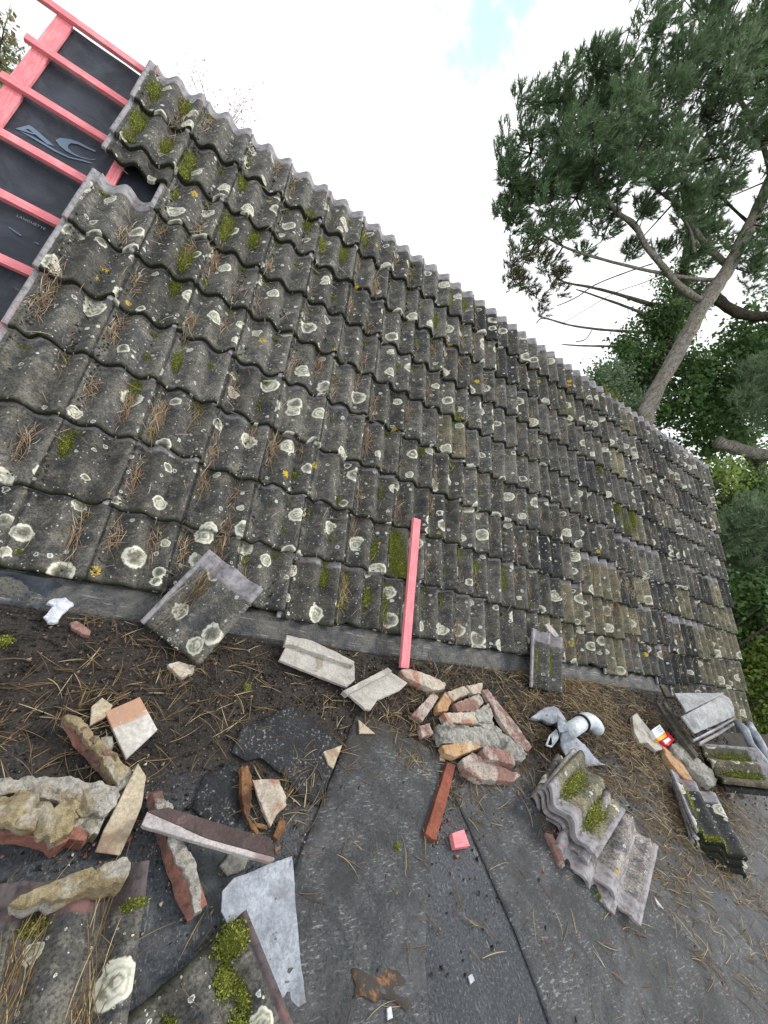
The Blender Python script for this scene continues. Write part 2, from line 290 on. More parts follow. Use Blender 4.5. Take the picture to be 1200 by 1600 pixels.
# ------------------------------------------------------------------ roof geometry
G, C, TL = 0.3422, 0.30, 0.42            # gauge, cover width, tile length
AMP, THK, STEP = 0.052, 0.019, 0.034
PITCH = math.radians(40.0); EAVE_Z = 0.12
def prof(x):
    """height of a tile's upper face below its roll crest, x metres from its left edge"""
    p = AMP/2*(np.cos(2*np.pi*(x-.143)/.149)-1)
    p = p-.003*np.exp(-((x-.143)/.045)**2)          # the middle roll is lower than the one at the joint
    low = -THK-.004
    p = np.where(x < .020, np.minimum(p, low), p)
    p = np.where(x < -.006, low+.004, p)
    return p
RM = Matrix.Translation((0, 0, EAVE_Z)) @ Matrix.Rotation(PITCH, 4, 'X')
def roof_n(u, v):
    u = np.asarray(u, float); v = np.asarray(v, float)
    x = u-np.floor(u/C)*C; y = v-np.floor(v/G)*G
    return prof(x)-STEP*y/G
def roof_w(u, v, n): 
    q = np.stack([np.asarray(u, float), np.asarray(v, float), np.asarray(n, float)], -1)
    A = np.array(RM.to_3x3()); return q @ A.T+np.array(RM.translation)

def tile_mesh(seed, mat, chip=0, y0=0., y1=TL):
    xs = np.concatenate([[-.024, -.0155, -.007, -.005], np.linspace(.004, .018, 3), np.linspace(.0215, .300, 27), [.304, .3065]])
    ys = np.concatenate([[y0, y0+.004], np.linspace(y0+.03, y1-.03, 9), [y1-.004, y1]])
    nx, ny = len(xs), len(ys)
    X, Y = np.meshgrid(xs, ys)
    Z = prof(X); Z[:, -1] -= .010; Z[:, -2] -= .002
    Z[0] -= .003; 
    r = np.random.default_rng(seed); sx, sy = r.uniform(0, 50, 2)
    Yj = Y.copy(); Xj = X.copy()
    for i in range(ny):
        for j in range(nx):
            k = noise.noise((X[i, j]*14+sx, Y[i, j]*10+sy, 3.)); k2 = noise.noise((X[i, j]*60+sx, Y[i, j]*60+sy, 9.))
            Z[i, j] += .0022*k+.0010*k2
            if i < 2: Yj[i, j] += .0045*noise.noise((X[i, j]*22+sx, sy, 1.))+.002*k2
            if j > nx-3: Xj[i, j] += .0025*noise.noise((sx, Y[i, j]*22+sy, 5.))
    if chip:
        cx, cr = ((.30, .045) if chip == 1 else (.10, .03))
        for i in range(4):
            for j in range(nx):
                d = abs(X[i, j]-cx)
                if d < cr: Yj[i, j] = max(Yj[i, j], y0+(cr-d)*(.75+.3*noise.noise((X[i, j]*70, sy, 0.)))+i*.0015)
    top = np.stack([Xj, Yj, Z], -1).reshape(-1, 3)
    thk = np.where(X < -.006, THK*.7, THK)
    bot = np.stack([Xj, Yj, Z-thk], -1).reshape(-1, 3)
    V = np.concatenate([top, bot]); n = nx*ny; F = []
    for i in range(ny-1):
        for j in range(nx-1):
            a = i*nx+j; F.append((a, a+1, a+nx+1, a+nx)); F.append((n+a, n+a+nx, n+a+nx+1, n+a+1))
    for j in range(nx-1):
        F.append((j, n+j, n+j+1, j+1)); a = (ny-1)*nx+j; F.append((a, a+1, n+a+1, n+a))
    for i in range(ny-1):
        a = i*nx; F.append((a, a+nx, n+a+nx, n+a)); a = i*nx+nx-1; F.append((a, n+a, n+a+nx, a+nx))
    me = pmesh('roof_tile', V, F, mat)
    sm = np.zeros(len(F), bool); sm[:2*(nx-1)*(ny-1)] = True
    me.polygons.foreach_set('use_smooth', sm)
    uvl = me.uv_layers.new(name='uv')
    vi = np.zeros(len(me.loops), np.int32); me.loops.foreach_get('vertex_index', vi)
    UV = np.stack([np.tile(X.ravel(), 2), np.tile(Y.ravel(), 2)], -1)[vi]
    uvl.data.foreach_set('uv', UV.astype(np.float32).ravel())
    return me
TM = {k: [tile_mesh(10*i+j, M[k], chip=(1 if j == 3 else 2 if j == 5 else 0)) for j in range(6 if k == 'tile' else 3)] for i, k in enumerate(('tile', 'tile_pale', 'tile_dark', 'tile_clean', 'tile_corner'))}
VERGE_L = -.505; NCOL, NROW = 25, 9

# ------------------------------------------------------------------ setting: flat roof, upstand, garden
def grid_patch(x0, x1, y0, y1, step, amp, seed):
    nx = max(2, int((x1-x0)/step)+1); ny = max(2, int((y1-y0)/step)+1)
    X, Y = np.meshgrid(np.linspace(x0, x1, nx), np.linspace(y0, y1, ny)); Z = np.zeros_like(X)
    for i in range(ny):
        for j in range(nx): Z[i, j] = amp*(noise.noise((X[i, j]*2.1+seed, Y[i, j]*2.1, 0.))+.5*noise.noise((X[i, j]*7+seed, Y[i, j]*7, 4.)))
    V = np.stack([X, Y, Z], -1).reshape(-1, 3); idx = np.arange(nx*ny).reshape(ny, nx)
    F = np.stack([idx[:-1, :-1], idx[:-1, 1:], idx[1:, 1:], idx[1:, :-1]], -1).reshape(-1, 4)
    return V, F
NOTCH_X, NOTCH_Y = 5.62, -.46
Va, Fa = grid_patch(-1.6, NOTCH_X, -4.2, .06, .05, .0025, 0.); Vb, Fb = grid_patch(NOTCH_X, 7.6, -4.2, NOTCH_Y, .05, .0025, 0.)
flat = new_ob('flat_roof', npmesh('flat_roof', np.concatenate([Va, Vb]), np.concatenate([Fa, Fb+len(Va)]), M['felt'], True)); tag(flat, 'flat felt roof strewn with needles and rubble below the eave', kind='structure')
def prism_x(name, prof_yz, x0, x1, mat, nseg=60, jit=.004):
    k = len(prof_yz); V = []; F = []
    for i in range(nseg+1):
        x = x0+(x1-x0)*i/nseg
        for (y, z) in prof_yz: V.append((x, y+jit*noise.noise((x*3, y*9, z*9)), z+jit*noise.noise((x*3+9, y*9, z*9))))
    for i in range(nseg):
        for j in range(k): a, b = i*k+j, i*k+(j+1) % k; F.append((a, b, b+k, a+k))
    F.append(tuple(range(k))); F.append(tuple(reversed(range(nseg*k, nseg*k+k))))
    return pmesh(name, V, F, mat, True)
up = new_ob('eave_upstand', prism_x('eave_upstand', [(-.095, -.004), (-.075, .014), (-.020, .050), (.012, .066), (.05, .070), (.10, .02), (.10, -.02)], -1.6, NOTCH_X, M['upstand'])); tag(up, 'felt covered fillet running along the foot of the tiles', kind='structure')
# garden ground far below
gv = [(-400, -400, -2.75), (400, -400, -2.75), (400, 400, -2.75), (-400, 400, -2.75)]
gr = new_ob('garden_ground', pmesh('garden_ground', gv, [(0, 1, 2, 3)], M['grass'])); tag(gr, 'grass garden ground far below the roof', kind='structure')
# outer walls of the house and of the flat-roofed extension
def box_mesh(name, x0, x1, y0, y1, z0, z1, mat):
    V = [(x, y, z) for z in (z0, z1) for y in (y0, y1) for x in (x0, x1)]
    return pmesh(name, V, [(0, 2, 3, 1), (4, 5, 7, 6), (0, 1, 5, 4), (2, 6, 7, 3), (0, 4, 6, 2), (1, 3, 7, 5)], mat)
hw = thing('house', 'pale rendered house walls carrying the two roofs', 'house', (0, 0, -2.75))
o = new_ob('extension_wall', box_mesh('extension_wall', -1.5, NOTCH_X-.06, -4.1, -.12, 0., 2.68, M['wall']), hw)
o = new_ob('extension_wall', box_mesh('extension_wall', NOTCH_X-.056, 7.5, -4.1, NOTCH_Y-.1, 0., 2.68, M['wall']), hw)
o = new_ob('gable_wall', pmesh('gable_wall', [(x, y, z) for x in (-.2, 7.2) for (y, z) in ((.3, 0.), (.3, 2.78), (2.52, 4.33), (4.75, 2.78), (4.75, 0.))], [(4, 3, 2, 1, 0), (5, 6, 7, 8, 9), (0, 1, 6, 5), (3, 4, 9, 8), (1, 2, 7, 6), (2, 3, 8, 7)], M['wall']), hw)

# ------------------------------------------------------------------ pitched roof with its tiles
roof = thing('tiled_roof', 'steep slope of mossy lichen spotted grey concrete tiles, part stripped to pink battens', 'roof', (0, 0, EAVE_Z))
roof.rotation_euler = (PITCH, 0, 0)
MEM_N = -.152
def roof_sheet(name, u0, u1, v0, v1, n, mat, parent, nu=40, nv=40, amp=.004):
    V = []; F = []
    for i in range(nv+1):
        for j in range(nu+1):
            u = u0+(u1-u0)*j/nu; v = v0+(v1-v0)*i/nv
            V.append((u, v, n+amp*noise.noise((u*3.1, v*3.1, 2.))+amp*.5*noise.noise((u*11, v*11, 7.))))
    for i in range(nv):
        for j in range(nu): a = i*(nu+1)+j; F.append((a, a+1, a+nu+2, a+nu+1))
    return new_ob(name, pmesh(name, V, F, mat, True), parent)
mem = roof_sheet('underlay', VERGE_L, 7.42, -.015, 9*G+.01, MEM_N, M['membrane'], roof, 90, 40)
mem['label'] = 'black roofing underlay with pale blue print'
back = new_ob('back_slope', pmesh('back_slope', [(VERGE_L, 9*G, MEM_N), (7.42, 9*G, MEM_N), (7.42, 9*G+3.0*math.cos(2*PITCH), MEM_N-3.0*math.sin(2*PITCH)), (VERGE_L, 9*G+3.0*math.cos(2*PITCH), MEM_N-3.0*math.sin(2*PITCH))], [(0, 1, 2, 3)], M['membrane']), roof)
low = roof_sheet('lower_underlay', NOTCH_X+.02, 7.42, -4*G, -.02, MEM_N-.002, M['membrane'], roof, 20, 20)
def bar(name, p, q, w, t, mat, parent, bev=.003, seed=0):
    """rectangular bar from p to q (local coordinates), w across, t thick; bevelled"""
    p, q = Vector(p), Vector(q); d = (q-p); L = d.length; d.normalize()
    upv = Vector((0, 0, 1)) if abs(d.z) < .9 else Vector((0, 1, 0))
    sx = d.cross(upv).normalized(); uz = sx.cross(d).normalized()
    bm = bmesh.new(); bmesh.ops.create_cube(bm, size=1.0)
    for v in bm.verts: v.co = Vector((v.co.x*L, v.co.y*w, v.co.z*t))
    if bev: bmesh.ops.bevel(bm, geom=list(bm.edges), offset=bev, segments=2, affect='EDGES', profile=.6)
    me = bpy.data.meshes.new(name); bm.to_mesh(me); bm.free(); me.materials.append(mat)
    o = new_ob(name, me, parent)
    m = Matrix((d, -sx, uz)).transposed().to_4x4(); m.translation = (p+q)/2
    o.matrix_local = m
    return o
BT = -.098
for k in range(1, 10):
    v = k*G+.008; r = random.uniform(-.004, .004)
    bar('batten', (VERGE_L-(.10 if k == 9 else .015)+random.uniform(-.01, .01), v, BT-.0125), (7.40, v+r, BT-.0125), .047, .025, M['pink'], roof)
for u in (-.458, .045, .50, .95, 3.0, 5.0, 7.1):
    for (va, vb) in (((.0, 9*G-.01),) if u > -.3 else ((.0, 7*G-.02), (7*G-.018, 9*G-.005))):
        bar('counter_batten', (u, va, BT-.038), (u+.004, vb, BT-.038), .052 if u > -.3 else .078, .0245, M['pink'], roof, .004)
def print_poly(name, pts, parent, n=MEM_N+.006):
    bm = bmesh.new(); f = bm.faces.new([bm.verts.new((p[0], p[1], n)) for p in pts]); bmesh.ops.triangulate(bm, faces=[f])
    me = bpy.data.meshes.new(name); bm.to_mesh(me); bm.free(); me.materials.append(M['print']); return new_ob(name, me, parent)
print_poly('printed_letter', [(-0.381,2.172),(-0.347,2.243),(-0.325,2.242),(-0.224,2.204),(-0.252,2.190),(-0.307,2.207),(-0.340,2.216),(-0.350,2.201),(-0.310,2.209),(-0.312,2.202),(-0.352,2.185)], mem)
print_poly('printed_letter', [(-0.233,2.246),(-0.223,2.277),(-0.187,2.307),(-0.146,2.323),(-0.108,2.325),(-0.073,2.333),(-0.073,2.320),(-0.113,2.310),(-0.149,2.304),(-0.175,2.285),(-0.181,2.261),(-0.175,2.242),(-0.154,2.231),(-0.117,2.232),(-0.077,2.254),(-0.055,2.276),(-0.060,2.263),(-0.091,2.239),(-0.132,2.220),(-0.176,2.215),(-0.211,2.227)], mem)
print_poly('printed_swoosh', [(-0.365,2.174),(-0.311,2.186),(-0.211,2.185),(-0.150,2.192),(-0.096,2.225),(-0.057,2.238),(-0.068,2.226),(-0.101,2.211),(-0.152,2.182),(-0.215,2.171),(-0.307,2.174)], mem)
print_poly('printed_line', [(-0.211,1.589),(-0.208,1.594),(-0.155,1.581),(-0.156,1.574)], mem)
print_poly('printed_line', [(-0.105,1.576),(-0.101,1.580),(-0.083,1.580),(-0.087,1.573)], mem)
fc = bpy.data.curves.new('printed_word', 'FONT'); fc.body = 'LANGUETTE'; fc.size = .030; fc.space_character = 1.05
tmp = bpy.data.objects.new('tmp_text', fc); col.objects.link(tmp); bpy.context.view_layer.update()
tm = bpy.data.meshes.new_from_object(tmp.evaluated_get(bpy.context.evaluated_depsgraph_get())); bpy.data.objects.remove(tmp)
tm.materials.clear(); tm.materials.append(M['print_white']); w_ = max(v.co.x for v in tm.vertices)
pA, pB = (-0.207,1.692), (-0.091,1.694); k = math.dist(pA, pB)/w_
for v in tm.vertices: v.co *= k
to = new_ob('printed_word', tm, mem); to.location = (pA[0], pA[1]-.022, MEM_N+.006); to.rotation_euler = (0, 0, math.atan2(pB[1]-pA[1], pB[0]-pA[0]))

SLIP = {}
for (c, r, s_) in ((14, 2, .075), (15, 2, .078), (16, 2, .05), (16, 3, .05), (17, 3, .06), (18, 3, .05), (14, 1, .06), (15, 1, .062), (13, 1, .03), (15, 0, .05), (17, 1, .04), (19, 1, .07), (20, 1, .07), (21, 1, .06), (19, 0, .03), (22, 3, .07), (23, 3, .07), (21, 3, .065), (22, 4, .05), (23, 5, .05), (24, 5, .05), (18, 0, .05), (5, 0, .03)): SLIP[(c, r)] = s_
PALE = {(14, 1), (15, 1), (14, 2), (15, 2), (13, 1), (13, 0), (22, 2), (23, 2), (22, 1), (23, 1), (24, 1), (21, 1), (22, 0), (23, 0), (24, 0), (16, 1), (12, 0), (21, 0), (24, 2), (22, -1), (23, -1), (24, -1), (20, 2), (17, 2)}
DARK = {(20, 0), (20, 1), (24, 2), (19, 0), (18, 1), (9, 8), (10, 7), (18, 0)}
def put_tile(name, me, parent, u, v, n=0., rz=0., tilt=None, extra=0.):
    o = new_ob(name, me, parent); o.location = (u, v, n)
    o.rotation_euler = (-math.atan2(STEP, G)+extra if tilt is None else tilt, random.gauss(0, .004), rz)
    return o
for r in range(-3, NROW):
    for c in range(NCOL):
        if r < 0 and c < 19: continue
        v = r*G+random.gauss(0, .0055); u = c*C+random.gauss(0, .002); rz = random.gauss(0, .011)
        kind = 'tile_pale' if (c, r) in PALE else 'tile_dark' if (c, r) in DARK else 'tile'
        if kind == 'tile' and r >= 0 and c > 3 and random.random() < .08+(.16 if c > 14 else 0): kind = random.choice(['tile_dark', 'tile_pale'] if c <= 14 else ['tile_pale', 'tile_dark', 'tile_dark'])
        if (c, r) == (0, 6): v += .62*G
        v -= min(.068, SLIP.get((c, r), 0.))
        n = random.gauss(0, .0018)
        if (c, r) == (0, 6): n = -.012
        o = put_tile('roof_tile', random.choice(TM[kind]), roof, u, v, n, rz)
        if (c, r) == (0, 6): o['label'] = 'tile pushed up under the course above, leaving a hole below'

# ------------------------------------------------------------------ rubble helpers
def shard_mesh(name, pts, thick, mat, rough=.003, dome=0., cell=.022, seed=0, floor=.001, nscale=28., curl=0., bev=.003, wrinkle=0., crease=0.):
    """broken slab: closed outline of its upper face (world points), real thickness, roughened faces and rounded arrises"""
    P = [Vector(p) for p in pts]; cen = sum(P, Vector())/len(P)
    nrm = Vector()
    for i in range(len(P)): nrm += (P[i]-cen).cross(P[(i+1) % len(P)]-cen)
    if nrm.z < 0: P.reverse(); nrm = -nrm
    nrm.normalize()
    # jitter long outline edges into a broken line
    Q = []
    for i in range(len(P)):
        a, b = P[i], P[(i+1) % len(P)]; L = (b-a).length; k = max(1, int(L/cell)); sd = (b-a).normalized().cross(nrm)
        for j in range(k):
            t = j/k; q = a.lerp(b, t)
            if j: q = q+sd*rough*1.3*noise.noise((q.x*50+seed, q.y*50, q.z*50))
            Q.append(q)
    bm = bmesh.new(); vt = [bm.verts.new(q-cen) for q in Q]; f = bm.faces.new(vt)
    ext = bmesh.ops.extrude_face_region(bm, geom=[f]); bv = [g for g in ext['geom'] if isinstance(g, bmesh.types.BMVert)]
    for v in bv: v.co -= nrm*thick
    bmesh.ops.recalc_face_normals(bm, faces=list(bm.faces))
    if bev: bmesh.ops.bevel(bm, geom=[e for e in bm.edges if all(v in set(vt) for v in e.verts)], offset=min(bev, thick*.3), segments=2, affect='EDGES', profile=.5)
    bmesh.ops.triangulate(bm, faces=list(bm.faces))
    for _ in range(5):
        es = [e for e in bm.edges if e.calc_length() > cell*1.6]
        if not es or len(bm.verts) > 7000: break
        bmesh.ops.subdivide_edges(bm, edges=es, cuts=1, use_grid_fill=False)
        bmesh.ops.triangulate(bm, faces=[f for f in bm.faces if len(f.verts) > 3])
    bmesh.ops.beautify_fill(bm, faces=list(bm.faces), edges=[e for e in bm.edges if len(e.link_faces) == 2 and e.calc_face_angle(3.) < .12])
    border = [q-cen for q in Q]
    for v in bm.verts:
        h = v.co.dot(nrm)
        if dome and h > -thick*.5:
            d = min((v.co-b).length for b in border); v.co += nrm*dome*min(1., d/.045)
        w = v.co+cen
        v.co += nrm*(rough*(noise.noise((w.x*nscale+seed, w.y*nscale, w.z*nscale))+.6*noise.noise((w.x*nscale*2.6, w.y*nscale*2.6+seed, 3.))))
        if rough > .002: v.co += noise.noise_vector((w.x*nscale*1.3+seed, w.y*nscale*1.3, w.z*nscale*1.3))*rough*.6
        if crease:
            q_ = abs(noise.noise((w.x*13+seed, w.y*13, w.z*13))); q2_ = abs(noise.noise((w.x*31+seed, w.y*31, w.z*31+4.)))
            v.co -= nrm*crease*(max(0., 1-q_*6)+.5*max(0., 1-q2_*5))*(1. if h > -thick*.6 else .2)
        if wrinkle: v.co.z += wrinkle*max(0., noise.noise((w.x*5, w.y*34+w.x*9, 1.)))*(1+noise.noise((w.x*3, w.y*3, 7.)))
        if curl: v.co.z += curl*noise.noise((w.x*9+seed, w.y*9, 5.))
    for v in bm.verts:
        if floor is not None and v.co.z+cen.z < floor: v.co.z = floor-cen.z
    me = bpy.data.meshes.new(name); bm.to_mesh(me); bm.free(); me.materials.append(mat)
    return me, cen
SEED = [1.]
def shard(name, label, cat, pts, thick, mat, parent=None, smooth=False, **k):
    if 'mortar' in str(mat): k.setdefault('cell', .010); k.setdefault('nscale', 19.); k.setdefault('crease', .011)
    elif mat in ('brick', 'brick_pale', 'ochre', 'terracotta', 'browntile'): k.setdefault('cell', .011); k.setdefault('crease', .005)
    SEED[0] += 7.3
    me, cen = shard_mesh(name, pts, thick, M[mat] if isinstance(mat, str) else mat, seed=SEED[0], **k)
    if smooth: me.polygons.foreach_set('use_smooth', [True]*len(me.polygons))
    o = new_ob(name, me, parent); o.location = cen if parent is None else Vector(cen)-parent.location
    if label and parent is None: tag(o, label, cat)
    elif label: o['label'] = label
    return o
def frame(o, xp, yp):
    """matrix at o with x towards xp and y on the side of yp"""
    o, xp, yp = Vector(o), Vector(xp), Vector(yp); x = (xp-o).normalized(); y = (yp-o); y = (y-x*y.dot(x)).normalized(); z = x.cross(y)
    m = Matrix((x, y, z)).transposed().to_4x4(); m.translation = o; return m
def frame_y(o, yp, xp):
    o, xp, yp = Vector(o), Vector(xp), Vector(yp); y = (yp-o).normalized(); x = (xp-o); x = (x-y*x.dot(y)).normalized(); z = x.cross(y)
    m = Matrix((x, y, z)).transposed().to_4x4(); m.translation = o; return m
def loose_tile(label, me, m, name='loose_tile', group=None):
    o = new_ob(name, me); o.matrix_world = m; tag(o, label, 'tile', group); return o
def tube_mesh(name, path, radii, mat, sides=8, seed=0, jit=0.):
    V = []; F = []; path = [Vector(p) for p in path]; n = len(path); ref = None
    for i, p in enumerate(path):
        d = (path[min(i+1, n-1)]-path[max(i-1, 0)]).normalized()
        if ref is None: ref = d.orthogonal().normalized()
        ref = (ref-d*ref.dot(d)).normalized(); b = d.cross(ref)
        for s_ in range(sides):
            a = 2*math.pi*s_/sides; rr = radii[i]*(1+jit*noise.noise((p.x*5+math.cos(a)*2+seed, p.y*5+math.sin(a)*2, p.z*5)))
            V.append(p+(ref*math.cos(a)+b*math.sin(a))*rr)
    for i in range(n-1):
        for s_ in range(sides):
            a = i*sides+s_; b_ = i*sides+(s_+1) % sides; F.append((a, b_, b_+sides, a+sides))
    F.append(tuple(reversed(range(sides)))); F.append(tuple(range((n-1)*sides, n*sides)))
    return pmesh(name, V, F, mat, True)

# ------------------------------------------------------------------ felt pieces on the flat roof
def felt(name, label, pts, mat, curl=.004, thick=.004, wrinkle=0., cell=.03):
    return shard(name, label, 'felt', pts, thick, mat, rough=.0012, cell=cell, bev=0., wrinkle=wrinkle, curl=curl, floor=-.02, smooth=True)
felt('felt_strip', 'grey wrinkled felt strip lying down the middle of the flat roof', [(1.895,-0.478,0.008),(2.020,-0.486,0.007),(2.389,-0.693,0.008),(2.277,-0.840,0.008),(2.144,-1.013,0.008),(2.047,-1.177,0.008),(1.966,-1.349,0.008),(1.925,-1.511,0.008),(1.301,-1.376,0.007),(1.392,-1.237,0.008),(1.476,-1.112,0.008),(1.582,-0.957,0.008),(1.722,-0.748,0.008)], 'felt_strip', curl=.003, wrinkle=.009, cell=.018)
felt('felt_sheet', 'long grey felt sheet lapped on the right of the flat roof', [(2.344,-0.829,0.006),(2.375,-0.996,0.006),(2.392,-1.135,0.006),(2.422,-1.318,0.006),(2.427,-1.489,0.006),(2.424,-1.618,0.006),(4.095,-1.979,0.006),(3.960,-1.525,0.006),(3.762,-1.075,0.006),(3.353,-0.800,0.006),(2.758,-0.702,0.006)], 'felt_strip', curl=.0012, wrinkle=.002, cell=.03)
felt('torn_felt', 'ragged black felt scrap beside the torn hole', [(1.331,-0.560,0.014),(1.391,-0.538,0.014),(1.455,-0.503,0.014),(1.548,-0.444,0.014),(1.650,-0.495,0.014),(1.712,-0.571,0.014),(1.776,-0.626,0.014),(1.742,-0.695,0.014),(1.693,-0.770,0.014),(1.640,-0.855,0.014),(1.561,-0.818,0.014),(1.517,-0.747,0.014),(1.468,-0.722,0.014),(1.410,-0.676,0.014),(1.353,-0.691,0.014),(1.296,-0.655,0.014)], 'felt_black', curl=.010)
felt('torn_felt', 'small black felt scrap near the red ridge piece', [(1.198,-0.733,0.012),(1.321,-0.685,0.012),(1.343,-0.802,0.012),(1.328,-0.919,0.012),(1.237,-0.894,0.012),(1.170,-0.837,0.012)], 'felt_black', curl=.008)
rp = felt('rusty_felt_patch', 'rust brown worn patch at the foot of the grey felt strip', [(1.689,-1.305,0.011),(1.732,-1.301,0.011),(1.788,-1.306,0.011),(1.822,-1.325,0.011),(1.857,-1.340,0.011),(1.879,-1.363,0.011),(1.862,-1.382,0.011),(1.882,-1.410,0.011),(1.858,-1.423,0.011),(1.827,-1.399,0.011),(1.785,-1.383,0.011),(1.756,-1.386,0.011),(1.720,-1.366,0.011),(1.685,-1.364,0.011),(1.699,-1.341,0.011)], 'rust', curl=.006)
fl = shard('underlay_flap', 'black underlay flap hanging out under the lowest tiles', 'underlay', [(0.323,-0.001,0.085),(0.355,0.005,0.085),(0.425,0.006,0.085),(0.516,-0.000,0.085),(0.543,-0.001,0.060),(0.525,-0.037,0.030),(0.497,-0.100,0.012),(0.464,-0.081,0.012),(0.395,-0.029,0.020),(0.364,-0.001,0.050),(0.328,-0.009,0.060)], .003, 'membrane', rough=.002, curl=.004, smooth=True)
sh = shard('white_scrap', 'crumpled white plastic scrap at the left foot of the tiles', 'scrap', [(0.554,0.027,0.030),(0.578,0.021,0.030),(0.595,-0.016,0.030),(0.606,-0.065,0.030),(0.584,-0.119,0.030),(0.584,-0.159,0.030),(0.553,-0.168,0.030),(0.529,-0.146,0.030),(0.538,-0.114,0.030),(0.543,-0.087,0.030),(0.516,-0.076,0.030),(0.544,-0.021,0.030)], .012, 'scrap', rough=.006, dome=.012, cell=.014)
shard('brick_chip', 'red brick chip beside the white plastic scrap', 'brick', [(0.620,-0.148,0.022),(0.639,-0.138,0.022),(0.700,-0.173,0.022),(0.701,-0.199,0.022),(0.674,-0.197,0.022),(0.632,-0.172,0.022)], .02, 'brick', rough=.003, cell=.012)
shard('mortar_chip', 'pale crumbly mortar chip under the tail of the leaning tile', 'mortar', [(1.009,-0.301,0.022),(1.051,-0.277,0.022),(1.118,-0.294,0.022),(1.117,-0.326,0.022),(1.074,-0.355,0.022),(1.032,-0.326,0.022)], .02, 'brick_pale', rough=.004, cell=.012)
shard('tile_chip', 'beige triangular chip at the head of the grey felt strip', 'shard', [(1.898,-0.505,0.020),(1.976,-0.571,0.020),(1.888,-0.573,0.020)], .008, 'cream', rough=.0015, cell=.015)
shard('tile_chip', 'beige broken chip on the left edge of the grey felt strip', 'shard', [(1.685,-0.658,0.024),(1.782,-0.629,0.024),(1.720,-0.729,0.024),(1.700,-0.712,0.024)], .009, 'cream', rough=.002, cell=.015)

# ------------------------------------------------------------------ leaning tiles and batten
m = frame_y((0.858,-0.110,0.040), (1.036,0.128,0.286), (1.101,-0.289,0.035)); m = m @ Matrix.Translation((.026, 0, .014))
loose_tile('loose tile leaning on the eave with needles and yellow lichen', TM['tile'][0], m)
m = frame_y((3.391,-0.218,0.035), (3.431,0.109,0.290), (3.770,-0.230,0.035)); m = m @ Matrix.Translation((.02, 0, .014))
loose_tile('mossy loose tile propped upright against the eave right of the pink batten', TM['tile'][2], m)
sc_ = shard('mortar_scrap', 'curved pale mortar scrap on top of the propped mossy tile', 'mortar', [(3.533,0.126,0.337),(3.580,0.139,0.347),(3.657,0.106,0.320),(3.703,0.078,0.296),(3.655,0.066,0.286),(3.579,0.095,0.310)], .012, 'edgewhite', rough=.002, cell=.012, floor=None)
bb = bar('pink_batten', (2.281,0.568,0.615), (2.292,-0.170,0.014), .060, .025, M['pink'], None); tag(bb, 'long pink batten leaning up the tiles from the flat roof', 'batten')
shard('pink_offcut', 'small pink timber offcut lying on the felt', 'timber', [(2.246,-1.001,0.030),(2.320,-0.993,0.030),(2.321,-1.053,0.030),(2.236,-1.053,0.030)], .026, 'pink', rough=.0008, cell=.02)
shard('red_slat', 'red stained timber slat with a broken end by the brick heap', 'timber', [(2.358,-0.711,0.032),(2.406,-0.728,0.032),(2.285,-0.868,0.032),(2.148,-1.020,0.032),(2.129,-1.012,0.032),(2.100,-0.991,0.032),(2.185,-0.901,0.032)], .028, 'redwood', rough=.0015, cell=.025)

# ------------------------------------------------------------------ pale upturned tiles and brick heap
a = thing('upturned_tile', 'pale upturned broken tile left of the pink batten', 'tile', (1.733,-0.188,0.000))
shard('panel', None, None, [(1.542,-0.133,0.045),(1.684,-0.091,0.045),(1.821,-0.138,0.045),(1.931,-0.189,0.045),(1.909,-0.303,0.045),(1.850,-0.352,0.045),(1.673,-0.294,0.045),(1.495,-0.234,0.045)], .014, 'white', a, rough=.0025)
shard('side_lip', None, None, [(1.534,-0.096,0.070),(1.583,-0.100,0.070),(1.677,-0.108,0.070),(1.913,-0.209,0.070),(1.899,-0.237,0.070),(1.755,-0.203,0.070),(1.559,-0.153,0.070),(1.520,-0.156,0.070)], .028, 'white', a, rough=.002, cell=.018)
a = thing('upturned_tile', 'pale upturned half tile at the foot of the pink batten', 'tile', (2.066,-0.310,0.000))
shard('panel', None, None, [(1.833,-0.383,0.050),(2.148,-0.229,0.050),(2.252,-0.295,0.050),(2.182,-0.345,0.050),(2.013,-0.415,0.050),(1.959,-0.471,0.050),(1.928,-0.466,0.050)], .014, 'white', a, rough=.0025)
shard('side_lip', None, None, [(1.806,-0.393,0.072),(2.127,-0.223,0.072),(2.150,-0.244,0.072),(1.857,-0.395,0.072),(1.826,-0.413,0.072)], .028, 'white', a, rough=.002, cell=.018)
CB = 'brick'
shard('stone_block', 'long buff stone piece just under the pink batten', 'stone', [(2.237,-0.210,0.050),(2.302,-0.196,0.050),(2.385,-0.213,0.050),(2.469,-0.232,0.050),(2.551,-0.268,0.050),(2.516,-0.312,0.050),(2.429,-0.322,0.050),(2.306,-0.279,0.050),(2.244,-0.253,0.050)], .045, 'brick_pale', rough=.004)
shard('brick_fragment', 'pinkish brick sliver at the left of the heap', CB, [(2.221,-0.476,0.040),(2.434,-0.328,0.040),(2.459,-0.362,0.040),(2.283,-0.508,0.040)], .038, 'brick', rough=.003)
shard('brick_fragment', 'small square red brick lump left of the heap', CB, [(2.249,-0.533,0.035),(2.325,-0.515,0.035),(2.331,-0.571,0.035),(2.250,-0.590,0.035)], .033, 'brick', rough=.003)
shard('brick_fragment', 'cream mortared brick at the top left of the heap', CB, [(2.412,-0.415,0.055),(2.511,-0.335,0.055),(2.527,-0.341,0.055),(2.530,-0.391,0.055),(2.474,-0.449,0.055),(2.402,-0.461,0.055)], .05, 'ochre', rough=.004)
